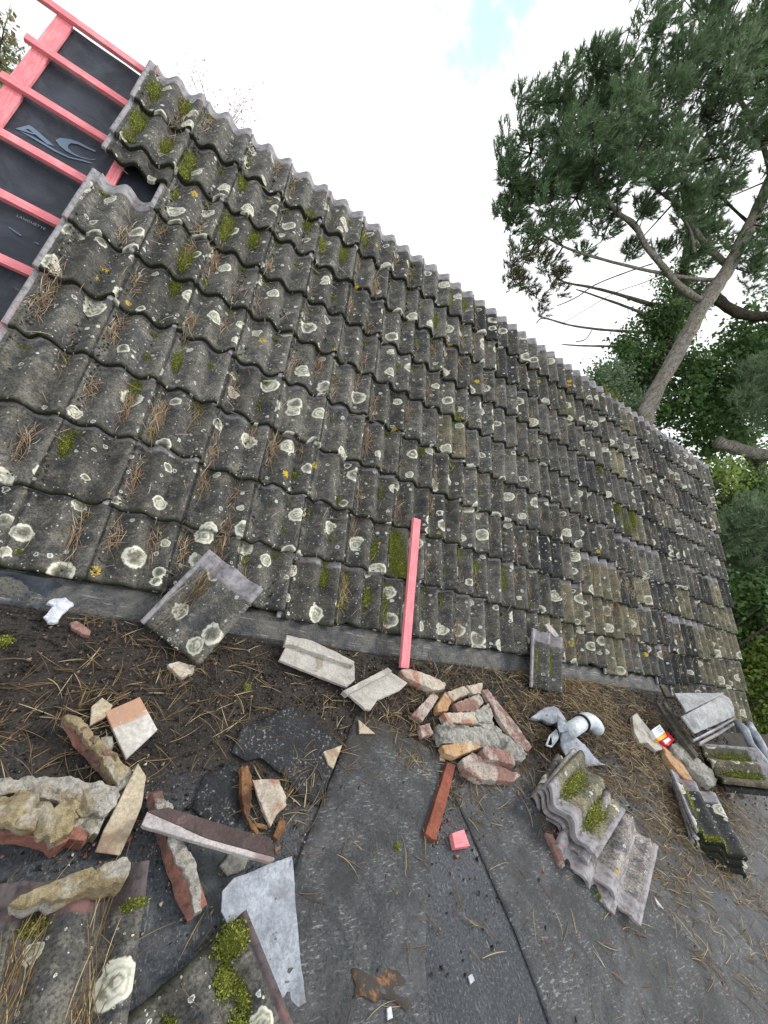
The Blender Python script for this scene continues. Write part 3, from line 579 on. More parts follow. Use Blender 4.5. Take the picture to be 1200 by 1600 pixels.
shard('brick_fragment', 'white mortared brick at the top of the heap', CB, [(2.510,-0.341,0.065),(2.678,-0.286,0.065),(2.706,-0.326,0.065),(2.533,-0.395,0.065)], .05, 'brick_pale', rough=.004)
shard('brick_fragment', 'small pale brick end at the top right of the heap', CB, [(2.719,-0.270,0.050),(2.879,-0.237,0.050),(2.827,-0.312,0.050),(2.743,-0.325,0.050)], .045, 'brick_pale', rough=.003)
shard('brick_fragment', 'mauve red brick under the white brick of the heap', CB, [(2.538,-0.407,0.060),(2.785,-0.327,0.060),(2.792,-0.383,0.060),(2.700,-0.443,0.060),(2.541,-0.457,0.060)], .055, 'brick', rough=.003)
shard('brick_fragment', 'cream brick in the middle of the heap', CB, [(2.427,-0.470,0.065),(2.676,-0.453,0.065),(2.655,-0.526,0.065),(2.428,-0.528,0.065)], .055, 'brick_pale', rough=.005)
shard('brick_fragment', 'white wedge of mortar right of the heap middle', CB, [(2.665,-0.450,0.070),(2.818,-0.394,0.070),(2.811,-0.469,0.070),(2.772,-0.516,0.070),(2.667,-0.511,0.070)], .06, 'mortar_grey', rough=.005)
shard('brick_fragment', 'pale flat mortar piece behind the long mortar log', CB, [(2.668,-0.514,0.055),(2.795,-0.498,0.055),(2.843,-0.561,0.055),(2.706,-0.560,0.055)], .05, 'mortar_grey', rough=.004)
shard('tile_strip', 'long narrow red tile strip down the right side of the heap', 'tile', [(2.835,-0.297,0.060),(2.886,-0.286,0.060),(2.969,-0.464,0.060),(3.026,-0.648,0.060),(2.969,-0.674,0.060),(2.913,-0.649,0.060),(2.861,-0.498,0.060)], .03, 'brick', rough=.0022)
shard('mortar_log', 'long lumpy grey mortar bedding across the heap', 'mortar', [(2.350,-0.543,0.060),(2.438,-0.514,0.060),(2.568,-0.537,0.060),(2.788,-0.548,0.060),(2.936,-0.624,0.060),(2.952,-0.689,0.060),(2.874,-0.732,0.060),(2.701,-0.678,0.060),(2.550,-0.631,0.060),(2.349,-0.631,0.060)], .05, 'greymortar', rough=.009, dome=.016)
shard('brick_fragment', 'ochre brick slip below the mortar log', CB, [(2.335,-0.646,0.060),(2.448,-0.630,0.060),(2.620,-0.610,0.060),(2.613,-0.651,0.060),(2.393,-0.703,0.060),(2.334,-0.681,0.060)], .04, 'ochre', rough=.003)
shard('brick_fragment', 'salmon brick end lying on the lowest brick of the heap', CB, [(2.579,-0.676,0.085),(2.634,-0.654,0.085),(2.799,-0.697,0.085),(2.776,-0.759,0.085),(2.583,-0.718,0.085)], .045, 'brick', rough=.003)
shard('brick_fragment', 'largest red brick at the bottom of the heap with mortared face', CB, [(2.443,-0.709,0.055),(2.528,-0.676,0.055),(2.598,-0.705,0.055),(2.823,-0.794,0.055),(2.750,-0.823,0.055),(2.503,-0.805,0.055),(2.435,-0.759,0.055)], .052, 'brick', rough=.004)
shard('mortar_chip', 'tiny cream chip above the red slat', 'mortar', [(2.339,-0.673,0.015),(2.373,-0.682,0.015),(2.360,-0.702,0.015),(2.331,-0.696,0.015)], .012, 'cream', rough=.002, cell=.012)

# ------------------------------------------------------------------ ridge pieces and shards on the left
a = thing('ridge_tile_fragment', 'brown ridge tile length with cream mortar near the left edge', 'ridge tile', (0.844,-0.648,0.000))
shard('tile_face', 'brown curved tile face', None, [(0.708,-0.560,0.035),(0.717,-0.563,0.060),(0.744,-0.577,0.075),(0.818,-0.652,0.080),(0.896,-0.724,0.080),(0.925,-0.752,0.070),(0.931,-0.773,0.030),(0.886,-0.745,0.020),(0.770,-0.639,0.020)], .018, 'browntile', a, rough=.002)
shard('mortar', 'cream mortar bed', None, [(0.719,-0.573,0.080),(0.748,-0.565,0.080),(0.777,-0.582,0.080),(0.848,-0.652,0.080),(0.914,-0.711,0.080),(0.958,-0.748,0.080),(0.959,-0.777,0.080),(0.934,-0.800,0.080),(0.901,-0.756,0.080),(0.822,-0.668,0.080),(0.748,-0.594,0.080)], .065, 'mortar', a, rough=.006, dome=.010)
shard('slate_tile', 'square pale slate tile stained orange with a nail hole', 'slate', [(0.834,-0.524,0.030),(0.933,-0.458,0.030),(1.016,-0.582,0.030),(0.936,-0.685,0.030)], .012, 'slate', rough=.0008, cell=.03)
shard('tile_chip', 'small orange beige chip left of the square slate', 'shard', [(0.788,-0.504,0.028),(0.812,-0.468,0.028),(0.852,-0.495,0.028),(0.840,-0.541,0.028),(0.801,-0.572,0.028)], .012, 'cream', rough=.002)
shard('mortar_chip', 'pale mortar crumb between the ridge piece and the square slate', 'mortar', [(0.842,-0.624,0.050),(0.877,-0.620,0.050),(0.888,-0.654,0.050),(0.869,-0.671,0.050)], .04, 'mortar_grey', rough=.004, cell=.014)
a = thing('mortar_slab', 'large pale mortared ridge piece at the left edge, the one behind', 'ridge tile', (0.775,-0.772,0.000))
shard('mortar', None, None, [(0.597,-0.767,0.085),(0.627,-0.763,0.085),(0.662,-0.770,0.085),(0.690,-0.757,0.085),(0.744,-0.764,0.085),(0.792,-0.766,0.085),(0.850,-0.776,0.085),(0.927,-0.784,0.085),(0.939,-0.820,0.085),(0.919,-0.862,0.085),(0.906,-0.871,0.085),(0.844,-0.865,0.085),(0.782,-0.830,0.085),(0.706,-0.802,0.085),(0.612,-0.804,0.085)], .06, 'mortar_grey', a, rough=.011, dome=.014)
shard('tile_face', None, None, [(0.921,-0.843,0.030),(0.944,-0.796,0.030),(0.950,-0.805,0.030),(0.917,-0.853,0.030)], .025, 'terracotta', a, rough=.002)
a = thing('mortar_slab', 'large ochre mortared ridge piece with red underside at the left edge', 'ridge tile', (0.755,-0.854,0.000))
shard('mortar', None, None, [(0.617,-0.821,0.110),(0.647,-0.822,0.110),(0.696,-0.812,0.110),(0.740,-0.829,0.110),(0.779,-0.858,0.110),(0.798,-0.838,0.110),(0.836,-0.849,0.110),(0.845,-0.877,0.110),(0.836,-0.908,0.110),(0.811,-0.932,0.110),(0.757,-0.913,0.110),(0.704,-0.893,0.110),(0.642,-0.883,0.110)], .042, 'mortar', a, rough=.012, dome=.016)
shard('tile_face', 'pinkish red tile edge', None, [(0.631,-0.849,0.068),(0.696,-0.859,0.068),(0.751,-0.880,0.068),(0.799,-0.895,0.068),(0.853,-0.887,0.068),(0.896,-0.891,0.068),(0.875,-0.925,0.068),(0.839,-0.916,0.068),(0.808,-0.937,0.068),(0.789,-0.922,0.068),(0.732,-0.902,0.068),(0.644,-0.882,0.068)], .066, 'terracotta', a, rough=.003)
shard('mortar_lump', 'ochre mortar lump wedged right of the red ridge piece at the left edge', 'mortar', [(0.836,-0.887,0.070),(0.852,-0.861,0.070),(0.907,-0.865,0.070),(0.915,-0.875,0.070),(0.906,-0.911,0.070),(0.884,-0.914,0.070)], .06, 'mortar', rough=.008, dome=.008)
shard('tile_shard', 'long flat cream shard standing between the mortared ridge pieces', 'shard', [(0.967,-0.735,0.100),(0.999,-0.775,0.100),(1.006,-0.848,0.070),(0.994,-0.906,0.040),(0.979,-0.957,0.030),(0.913,-0.943,0.030),(0.919,-0.897,0.050),(0.941,-0.829,0.080)], .013, 'cream', rough=.0015, cell=.025)
a = thing('ridge_tile_fragment', 'red brown ridge tile length with grey mortar under the purple strip', 'ridge tile', (1.134,-0.983,0.000))
shard('tile_face', 'red brown tile face', None, [(1.007,-0.807,0.050),(1.035,-0.809,0.060),(1.062,-0.874,0.060),(1.100,-0.952,0.060),(1.174,-1.052,0.060),(1.210,-1.115,0.050),(1.186,-1.131,0.030),(1.157,-1.091,0.020),(1.063,-0.910,0.020)], .04, 'browntile', a, rough=.002)
shard('mortar', 'grey white mortar', None, [(1.039,-0.823,0.070),(1.096,-0.845,0.070),(1.126,-0.933,0.070),(1.180,-0.993,0.070),(1.198,-1.035,0.070),(1.218,-1.116,0.070),(1.196,-1.123,0.070),(1.172,-1.055,0.070),(1.114,-0.969,0.070),(1.066,-0.878,0.070)], .06, 'mortar_grey', a, rough=.007, dome=.008)
a = thing('tile_strip', 'purple brown tile strip with a pale cut edge lying across rubble', 'tile', (1.232,-0.907,0.000))
shard('tile_face', None, None, [(1.019,-0.874,0.100),(1.079,-0.866,0.100),(1.227,-0.917,0.100),(1.410,-0.975,0.100),(1.419,-1.013,0.100),(1.416,-1.026,0.100),(1.201,-0.958,0.100)], .016, 'purple', a, rough=.0015)
shard('cut_edge', None, None, [(1.012,-0.908,0.098),(1.021,-0.874,0.098),(1.202,-0.957,0.098),(1.418,-1.026,0.098),(1.421,-1.034,0.098),(1.401,-1.038,0.098),(1.196,-0.972,0.098),(1.019,-0.913,0.098)], .018, 'edgewhite', a, rough=.0015)
shard('tile_shard', 'pale grey chip under the end of the purple strip', 'shard', [(1.272,-1.005,0.020),(1.304,-0.977,0.020),(1.368,-0.994,0.020),(1.351,-1.025,0.020),(1.299,-1.034,0.020)], .014, 'mortar_grey', rough=.002)
shard('tile_shard', 'mottled tile shard with a white stripe beside wood splinters', 'shard', [(1.371,-0.760,0.030),(1.475,-0.763,0.030),(1.503,-0.827,0.030),(1.504,-0.853,0.030),(1.472,-0.873,0.030),(1.439,-0.917,0.030),(1.414,-0.870,0.030)], .016, 'brick_pale', rough=.003)
shard('wood_splinter', 'brown split stick standing by the mottled shard', 'wood', [(1.324,-0.720,0.040),(1.349,-0.717,0.040),(1.367,-0.755,0.040),(1.364,-0.856,0.040),(1.349,-0.892,0.040),(1.329,-0.824,0.040)], .03, 'splinter', rough=.005, cell=.014)
shard('wood_splinter', 'short orange wood splinter below the mottled shard', 'wood', [(1.447,-0.945,0.030),(1.472,-0.896,0.030),(1.495,-0.901,0.030),(1.487,-0.937,0.030),(1.463,-0.961,0.030)], .02, 'splinter', rough=.003, cell=.014)
for i, q in enumerate(([(1.382,-0.897,0.020),(1.432,-0.911,0.020),(1.429,-0.924,0.020),(1.389,-0.912,0.020)], [(1.352,-0.865,0.020),(1.399,-0.926,0.020),(1.391,-0.936,0.020),(1.346,-0.876,0.020)], [(1.454,-0.979,0.020),(1.474,-0.971,0.020),(1.477,-0.980,0.020),(1.457,-0.990,0.020)])):
    shard('wood_sliver', ('curved yellow wood sliver under the mottled shard', 'thin dark wood sliver along the split stick', 'tiny pale wood sliver near the lead sheet')[i], 'wood', q, .01, 'splinter', rough=.003, cell=.012)
a = thing('mortar_wedge', 'long ochre mortar wedge behind the tile in the lower left corner', 'mortar', (0.873,-0.991,-0.000))
shard('mortar', None, None, [(0.755,-1.070,0.165),(0.781,-1.055,0.165),(0.818,-1.042,0.165),(0.893,-1.023,0.165),(0.980,-1.003,0.165),(0.998,-1.032,0.165),(0.988,-1.057,0.165),(0.934,-1.063,0.165),(0.876,-1.071,0.165),(0.766,-1.074,0.165)], .13, 'mortar', a, rough=.009, dome=.010)
shard('lead_sheet', 'bent pale grey lead sheet behind the moss covered tile', 'lead', [(1.272,-1.126,0.050),(1.270,-1.082,0.060),(1.307,-1.052,0.055),(1.416,-1.027,0.040),(1.515,-1.007,0.020),(1.517,-1.086,0.020),(1.517,-1.176,0.020),(1.526,-1.253,0.015),(1.534,-1.344,0.010),(1.464,-1.359,0.012),(1.387,-1.278,0.020),(1.321,-1.195,0.030)], .005, 'lead', rough=.0015, curl=.022, cell=.014, wrinkle=.004, smooth=True)

# two whole tiles in the lower left corner
m = frame_y((.758, -1.43, .075), (.745, -1.02, .085), (1.08, -1.43, .07)); m.translation += Vector((0, 0, .03))
loose_tile('tile full of needles in the lower left corner', TM['tile_corner'][1], m)
m = frame((1.335,-1.138,0.100), (1.144,-1.240,0.060), (1.515,-1.393,0.100)); m = m @ Matrix.Translation((.026, 0, .0))
loose_tile('tile with bright moss and white lichen lying over the lead sheet', TM['tile_corner'][0], m)
m2 = m @ Matrix.Translation((.03, .05, -.045)) @ Matrix.Rotation(.12, 4, 'Z')
loose_tile('dark tile half hidden beneath the moss covered tile', TM['tile'][2], m2)

# ------------------------------------------------------------------ stack of tiles and loose ones on the right
base = Matrix(frame_y((2.951,-1.188,0.035), (2.843,-0.941,0.035), (3.440,-1.093,0.035)))     # origin, along the head edges
ex = base.to_3x3() @ Vector((0, 1, 0)); ey = -(base.to_3x3() @ Vector((1, 0, 0)))    # tile x runs along the head edge, y points at the heads
LB = ('lowest mossy tile of the stack on the right felt', 'second tile from the bottom of the wavy stack', 'third tile from the bottom of the wavy stack', 'topmost tile of the wavy stack with moss in both troughs')
for i in range(4):
    hl = Vector((2.997,-1.182,0.000))+Vector((0, 0, .05+.036*i))
    x = (ex+Vector((0, 0, .02*i))).normalized(); y = ey+Vector((0, 0, -.10)); ang = (.10, -.05, .03, -.03)[i]
    y = (y-x*y.dot(x)).normalized(); z = x.cross(y)
    m = Matrix((x, y, z)).transposed().to_4x4(); m = m @ Matrix.Rotation(ang, 4, 'Z')
    m.translation = hl - m.to_3x3() @ Vector((-.02, TL-(-.02, .02, .0, .035)[i], 0.)) 
    loose_tile(LB[i], (TM['tile'][3], TM['tile_clean'][0], TM['tile_clean'][1], TM['tile_pale'][0])[i], m, 'stacked_tile')
    if i == 3: TOP_STACK = m.copy()
SD = Vector((3.134,-1.424,0.020))
for i, (lb, me) in enumerate((('underneath one of two pale tiles below the stack', TM['tile_clean'][2]), ('pale whitish tile leaning against the foot of the stack', TM['tile_clean'][0]))):
    m = frame((3.122,-1.417,0.035), (2.953,-1.175,0.045), (3.400,-1.274,0.120)); y = m.to_3x3() @ Vector((0, 1, 0)); 
    # the head edge faces the lower left, so tile y points from the far edge to it
    x = m.to_3x3() @ Vector((1, 0, 0)); y = -y; z = x.cross(y)
    mm = Matrix((x, y, z)).transposed().to_4x4(); mm.translation = m.translation - mm.to_3x3() @ Vector((0, TL, 0)) + Vector((0, 0, .03*i+.005)) + (Vector((-.10, .06, 0)) if i == 0 else Vector((0, 0, 0)))
    loose_tile(lb, me, mm, 'loose_tile')
    if i == 1: LEAN = mm.copy()
shard('brick_fragment', 'red brick sliver poking from under the wavy stack', CB, [(2.843,-1.043,0.030),(2.877,-1.055,0.030),(2.886,-1.147,0.030),(2.859,-1.179,0.030),(2.837,-1.184,0.030),(2.838,-1.118,0.030)], .03, 'brick', rough=.003)
shard('white_chip', 'small white feathered chip below the leaning pale tile', 'shard', [(3.427,-1.354,0.012),(3.438,-1.380,0.012),(3.449,-1.406,0.012),(3.413,-1.389,0.012)], .008, 'scrap', rough=.001, cell=.012)
shard('white_chip', 'tiny white chip on the felt near the rusty patch', 'shard', [(2.134,-1.399,0.010),(2.154,-1.396,0.010),(2.156,-1.413,0.010),(2.135,-1.418,0.010)], .006, 'scrap', rough=.001, cell=.01)
shard('white_chip', 'tiny white chip below the rust brown patch', 'shard', [(1.792,-1.405,0.016),(1.808,-1.404,0.016),(1.806,-1.427,0.016),(1.787,-1.428,0.016)], .006, 'scrap', rough=.001, cell=.01)

# flashing with plastic vent pipe
fv = thing('vent_flashing', 'crumpled lead flashing with a white plastic elbow pipe on needles', 'flashing', (3.512,-0.544,0.000))
Z0 = Vector(fv.location)
def part(name, pts, thick, mat, **k): return shard(name, None, None, pts, thick, mat, fv, smooth=True, **k)
part('lead_flap', [(3.161,-0.464,0.050),(3.242,-0.433,0.060),(3.338,-0.398,0.070),(3.469,-0.375,0.070),(3.496,-0.381,0.070),(3.496,-0.417,0.070),(3.499,-0.496,0.080),(3.428,-0.511,0.080),(3.384,-0.494,0.070),(3.330,-0.498,0.060),(3.292,-0.466,0.050)], .03, 'lead', rough=.004, curl=.012, dome=.02)
part('lead_flap', [(3.309,-0.587,0.110),(3.363,-0.587,0.130),(3.438,-0.626,0.110),(3.546,-0.665,0.070),(3.598,-0.706,0.050),(3.708,-0.743,0.020),(3.500,-0.740,0.020),(3.370,-0.721,0.030),(3.284,-0.701,0.060),(3.275,-0.649,0.080)], .012, 'lead', rough=.004, curl=.012, dome=.015)
part('lead_flap', [(3.337,-0.485,0.130),(3.321,-0.513,0.150),(3.357,-0.555,0.150),(3.351,-0.588,0.140),(3.270,-0.593,0.120),(3.274,-0.565,0.120)], .006, 'lead', rough=.003, curl=.008)
def ptube(name, path, radii, mat, sides=18): 
    return new_ob(name, tube_mesh(name, [Vector(p)-Z0 for p in path], radii, M[mat], sides), fv)
ptube('pipe', [(3.350,-0.592,0.130),(3.409,-0.571,0.130),(3.478,-0.550,0.130),(3.572,-0.521,0.130)], [.048, .048, .048, .048], 'pvc')
ptube('pipe_elbow', [(3.554,-0.527,0.130),(3.596,-0.514,0.130),(3.645,-0.508,0.130),(3.687,-0.515,0.125),(3.727,-0.526,0.110),(3.761,-0.537,0.090)], [.054, .054, .053, .051, .050, .049], 'pvc')
ptube('seal_ring', [(3.539,-0.532,0.130),(3.548,-0.529,0.130),(3.558,-0.526,0.130)], [.0555, .057, .0555], 'black')
gr_ = thing('vent_grille', 'white slatted plastic vent grille beside the lead flashing', 'vent', (3.342,-0.547,0.000)); Z1 = Vector(gr_.location)
gc = [Vector(p)-Z1 for p in [(3.146,-0.645,0.070),(3.208,-0.596,0.080),(3.309,-0.556,0.080),(3.342,-0.569,0.080),(3.264,-0.613,0.080),(3.181,-0.653,0.070)]]
gme = tube_mesh('grille_ring', [gc[0], gc[1], gc[2], gc[3], gc[4], gc[5], gc[0]], [.006]*7, M['pvc'], 8); new_ob('grille_ring', gme, gr_)
for k in range(5):
    t = (k+.5)/5
    p0 = gc[1].lerp(gc[2], t)+Vector((0, 0, .010)); p1 = gc[5].lerp(gc[4], t)+Vector((0, 0, .010))
    new_ob('grille_bar', tube_mesh('grille_bar', [p0, (p0+p1)/2+Vector((0, 0, .004)), p1], [.004]*3, M['pvc'], 6), gr_)
me, cen = shard_mesh('backing', [p+Z1-Vector((0, 0, .012)) for p in gc], .01, M['black'], seed=3., rough=.001); o = new_ob('backing', me, gr_); o.location = cen-Z1

# ------------------------------------------------------------------ heap at the far right end of the flat roof
K = 'shard'
shard('white_shard', 'jagged white shard left of the small carton', K, [(4.483,-0.384,0.040),(4.590,-0.355,0.040),(4.596,-0.484,0.040),(4.616,-0.605,0.040),(4.583,-0.644,0.040),(4.451,-0.660,0.040),(4.410,-0.599,0.040),(4.300,-0.600,0.040),(4.338,-0.513,0.040)], .03, 'white', rough=.004)
bx = thing('carton', 'small white orange and red carton among the far rubble', 'carton', (4.860,-0.503,0.000)); Z2 = Vector(bx.location)
def bpart(n_, pts, mat, th=.05): 
    me, cen = shard_mesh(n_, pts, th, M[mat], seed=2., rough=.0006, cell=.05); o = new_ob(n_, me, bx); o.location = cen-Z2
bpart('white_end', [(4.542,-0.516,0.075),(4.742,-0.464,0.075),(4.728,-0.531,0.075),(4.516,-0.582,0.075)], 'boxwhite'); bpart('orange_band', [(4.517,-0.583,0.075),(4.728,-0.532,0.075),(4.710,-0.564,0.075),(4.570,-0.596,0.075),(4.522,-0.599,0.075)], 'boxorange')
bpart('red_end', [(4.785,-0.517,0.070),(4.801,-0.587,0.070),(4.622,-0.637,0.070),(4.571,-0.600,0.070),(4.725,-0.562,0.070)], 'boxred'); bpart('white_panel', [(4.593,-0.599,0.074),(4.721,-0.570,0.074),(4.728,-0.592,0.074),(4.598,-0.624,0.074)], 'boxwhite', .01)
for i in range(3): bpart('print_line', [Vector(p) for p in [(4.560,-0.524,0.077),(4.691,-0.490,0.077),(4.690,-0.495,0.077),(4.559,-0.529,0.077)]] if i == 0 else ([Vector(p) for p in [(4.555,-0.539,0.077),(4.688,-0.506,0.077),(4.687,-0.511,0.077),(4.554,-0.544,0.077)]] if i == 1 else [Vector(p) for p in [(4.546,-0.557,0.077),(4.679,-0.523,0.077),(4.678,-0.528,0.077),(4.545,-0.561,0.077)]]), 'boxblue', .002)
shard('mortar_log', 'long pale mortar log right of the carton', 'mortar', [(4.699,-0.621,0.070),(4.811,-0.610,0.070),(4.856,-0.648,0.070),(4.940,-0.737,0.070),(5.043,-0.824,0.070),(5.053,-0.860,0.070),(4.891,-0.916,0.070),(4.807,-0.926,0.070),(4.730,-0.818,0.070),(4.626,-0.694,0.070)], .06, 'greymortar', rough=.008, dome=.015)
shard('brick_fragment', 'orange brown brick below the carton', CB, [(4.583,-0.625,0.050),(4.643,-0.690,0.050),(4.678,-0.745,0.050),(4.636,-0.872,0.050),(4.530,-0.858,0.050),(4.506,-0.804,0.050),(4.513,-0.720,0.050)], .045, 'ochre', rough=.004)
shard('old_plank', 'narrow grey plank lying behind the carton', 'plank', [(4.942,-0.275,0.100),(4.997,-0.282,0.110),(4.891,-0.493,0.130),(4.839,-0.737,0.130),(4.789,-0.748,0.120),(4.810,-0.538,0.120)], .03, 'oldwood', rough=.002)
shard('old_plank', 'second grey plank nearest the white upturned tiles', 'plank', [(4.975,-0.295,0.130),(5.019,-0.297,0.140),(4.870,-0.558,0.160),(4.881,-0.635,0.160),(4.840,-0.647,0.150),(4.889,-0.456,0.150)], .03, 'oldwood', rough=.002)
shard('old_plank', 'short dark board end at the corner of the eave', 'plank', [(5.140,-0.122,0.160),(5.172,-0.132,0.180),(5.136,-0.259,0.180),(5.078,-0.244,0.150)], .03, 'oldwood', rough=.002)
shard('upturned_tile', 'white triangular tile piece at the back of the far heap', 'tile', [(4.924,-0.303,0.280),(5.178,-0.333,0.360),(5.460,-0.365,0.440),(5.183,-0.417,0.400),(4.836,-0.473,0.280),(4.886,-0.391,0.280)], .014, 'whiteblue', rough=.002)
a = thing('upturned_tile', 'white curved upturned tile with grey side lips on the far heap', 'tile', (5.426,-0.562,0.100))
shard('panel', None, None, [(4.807,-0.493,0.240),(4.927,-0.472,0.300),(5.133,-0.434,0.360),(5.474,-0.360,0.420),(5.550,-0.395,0.420),(5.501,-0.480,0.400),(5.482,-0.529,0.360),(5.140,-0.578,0.280),(4.832,-0.619,0.220),(4.850,-0.545,0.220)], .016, 'whiteblue', a, rough=.002, dome=.012)
shard('side_lip', None, None, [(4.778,-0.652,0.200),(5.152,-0.590,0.260),(5.522,-0.527,0.340),(5.505,-0.541,0.340),(5.137,-0.607,0.260),(4.770,-0.665,0.200)], .02, 'lead', a, rough=.0015)
shard('side_lip', None, None, [(4.893,-0.661,0.180),(5.286,-0.596,0.240),(5.676,-0.521,0.310),(5.653,-0.537,0.310),(5.243,-0.617,0.240),(4.888,-0.676,0.180)], .02, 'edgewhite', a, rough=.0015)
m = frame((5.042,-0.643,0.130), (4.875,-0.964,0.130), (5.390,-0.612,0.330)); m = m @ Matrix.Translation((.0, 0, -.01))
loose_tile('mossy tile with white lichen sloping on top of the far heap', TM['tile_pale'][1], m); FAR_TILE = m.copy()
m2 = m @ Matrix.Translation((.02, .02, -.06)); loose_tile('tile underneath the mossy one on the far heap', TM['tile_dark'][0], m2)
for i, (lb, q) in enumerate((('twisted lead strip on the right of the far heap', [(5.509,-0.560,0.330),(5.483,-0.642,0.340),(5.406,-0.744,0.320),(5.478,-0.815,0.280),(5.626,-0.864,0.240)]), ('second twisted lead strip beside the tile verge', [(5.739,-0.575,0.340),(5.591,-0.656,0.340),(5.721,-0.698,0.300),(5.730,-0.763,0.270),(5.722,-0.835,0.240)]))):
    me = tube_mesh('lead_strip', q, [.025, .034, .03, .034, .02], M['lead'], 6, i, .5); o = new_ob('lead_strip', me); tag(o, lb, 'lead')
shard('stone_lump', 'rough pale stone lump in front of the far heap', 'stone', [(5.356,-0.916,0.080),(5.542,-0.885,0.080),(5.793,-0.907,0.080),(5.639,-0.953,0.080),(5.486,-0.983,0.080),(5.354,-0.998,0.080),(5.332,-0.944,0.080)], .07, 'brick_pale', rough=.010, dome=.015)
shard('brick_chip', 'orange brick chip in front of the mossy far tile', CB, [(5.028,-0.917,0.030),(5.097,-0.918,0.030),(5.101,-0.966,0.030),(5.011,-0.976,0.030)], .028, 'terracotta', rough=.002, cell=.014)
shard('white_chip', 'white mortar chip beside the orange brick chip', K, [(5.122,-0.948,0.030),(5.208,-0.965,0.030),(5.109,-1.000,0.030),(5.063,-0.992,0.030)], .025, 'mortar_grey', rough=.004, cell=.014)
for i in range(3):
    m = frame_y((4.094,-1.182,0.030), (4.339,-0.867,0.030), (4.453,-1.380,0.060)); m.translation += Vector((0, 0, .018+.034*i)); m = m @ Matrix.Translation((.03-.012*i, .0+.012*i, 0.)) @ Matrix.Rotation(.05*(i-1), 4, 'Z')
    loose_tile(('lowest tile of the low stack by the right edge', 'middle tile of the low stack by the right edge', 'lichen dotted top tile of the low stack by the right edge')[i], (TM['tile_dark'][1], TM['tile_dark'][2], TM['tile_dark'][0])[i], m, 'stacked_tile')
    LOW = m.copy()

# ------------------------------------------------------------------ fallen pine needles (uncountable)
def needles(name, P, D, U, L, W, bend, mat, label, cat):
    """P base points, D directions, U up vectors; each a curved three-sided blade, two of them sharing a base"""
    N = len(P); t = np.linspace(0, 1, 5)
    D = D/np.linalg.norm(D, axis=1, keepdims=True); S = np.cross(D, U); S /= np.linalg.norm(S, axis=1, keepdims=True)+1e-9; U = np.cross(S, D)
    cen = P[:, None]+D[:, None]*(L[:, None]*t)[..., None]+S[:, None]*(bend[:, None]*L[:, None]*t**2)[..., None]+U[:, None]*(L[:, None]*.10*np.sin(t*np.pi)*rng.uniform(0., 1., (N, 1)))[..., None]
    w = W[:, None]*np.array([.7, 1., 1., .8, .25])
    V = np.stack([cen+S[:, None]*w[..., None]*.5, cen-S[:, None]*w[..., None]*.5, cen+U[:, None]*w[..., None]*.6], 2)      # N,5,3,3
    idx = np.arange(N*15).reshape(N, 5, 3); F = []
    for j in range(3):
        k = (j+1) % 3; F.append(np.stack([idx[:, :-1, j], idx[:, :-1, k], idx[:, 1:, k], idx[:, 1:, j]], -1).reshape(-1, 4))
    o = new_ob(name, npmesh(name, V.reshape(-1, 3), np.concatenate(F), M[mat])); tag(o, label, cat, kind='stuff'); return o
def pairs(P, D):
    """second blade of each pair, a few degrees off"""
    a = rng.normal(0, .16, len(P)); c, s_ = np.cos(a), np.sin(a)
    D2 = np.stack([D[:, 0]*c-D[:, 1]*s_, D[:, 0]*s_+D[:, 1]*c, D[:, 2]], -1)
    return np.concatenate([P, P]), np.concatenate([D, D2])
def flat_needles(n, x, y, ang, spread, lmin, lmax, zmax=.012):
    P = np.stack([x, y, rng.uniform(.003, zmax, n)], -1); a = ang+rng.normal(0, spread, n)
    D = np.stack([np.cos(a), np.sin(a), rng.normal(0, .05, n)], -1)
    P, D = pairs(P, D); return P, D, rng.uniform(lmin, lmax, len(P))
batches = []
# thin scatter over the whole flat roof
n = 330; batches.append(flat_needles(n, rng.uniform(.3, 5.4, n), rng.uniform(-2.0, -.12, n), rng.uniform(0, 6.28, n), .1, .06, .13))
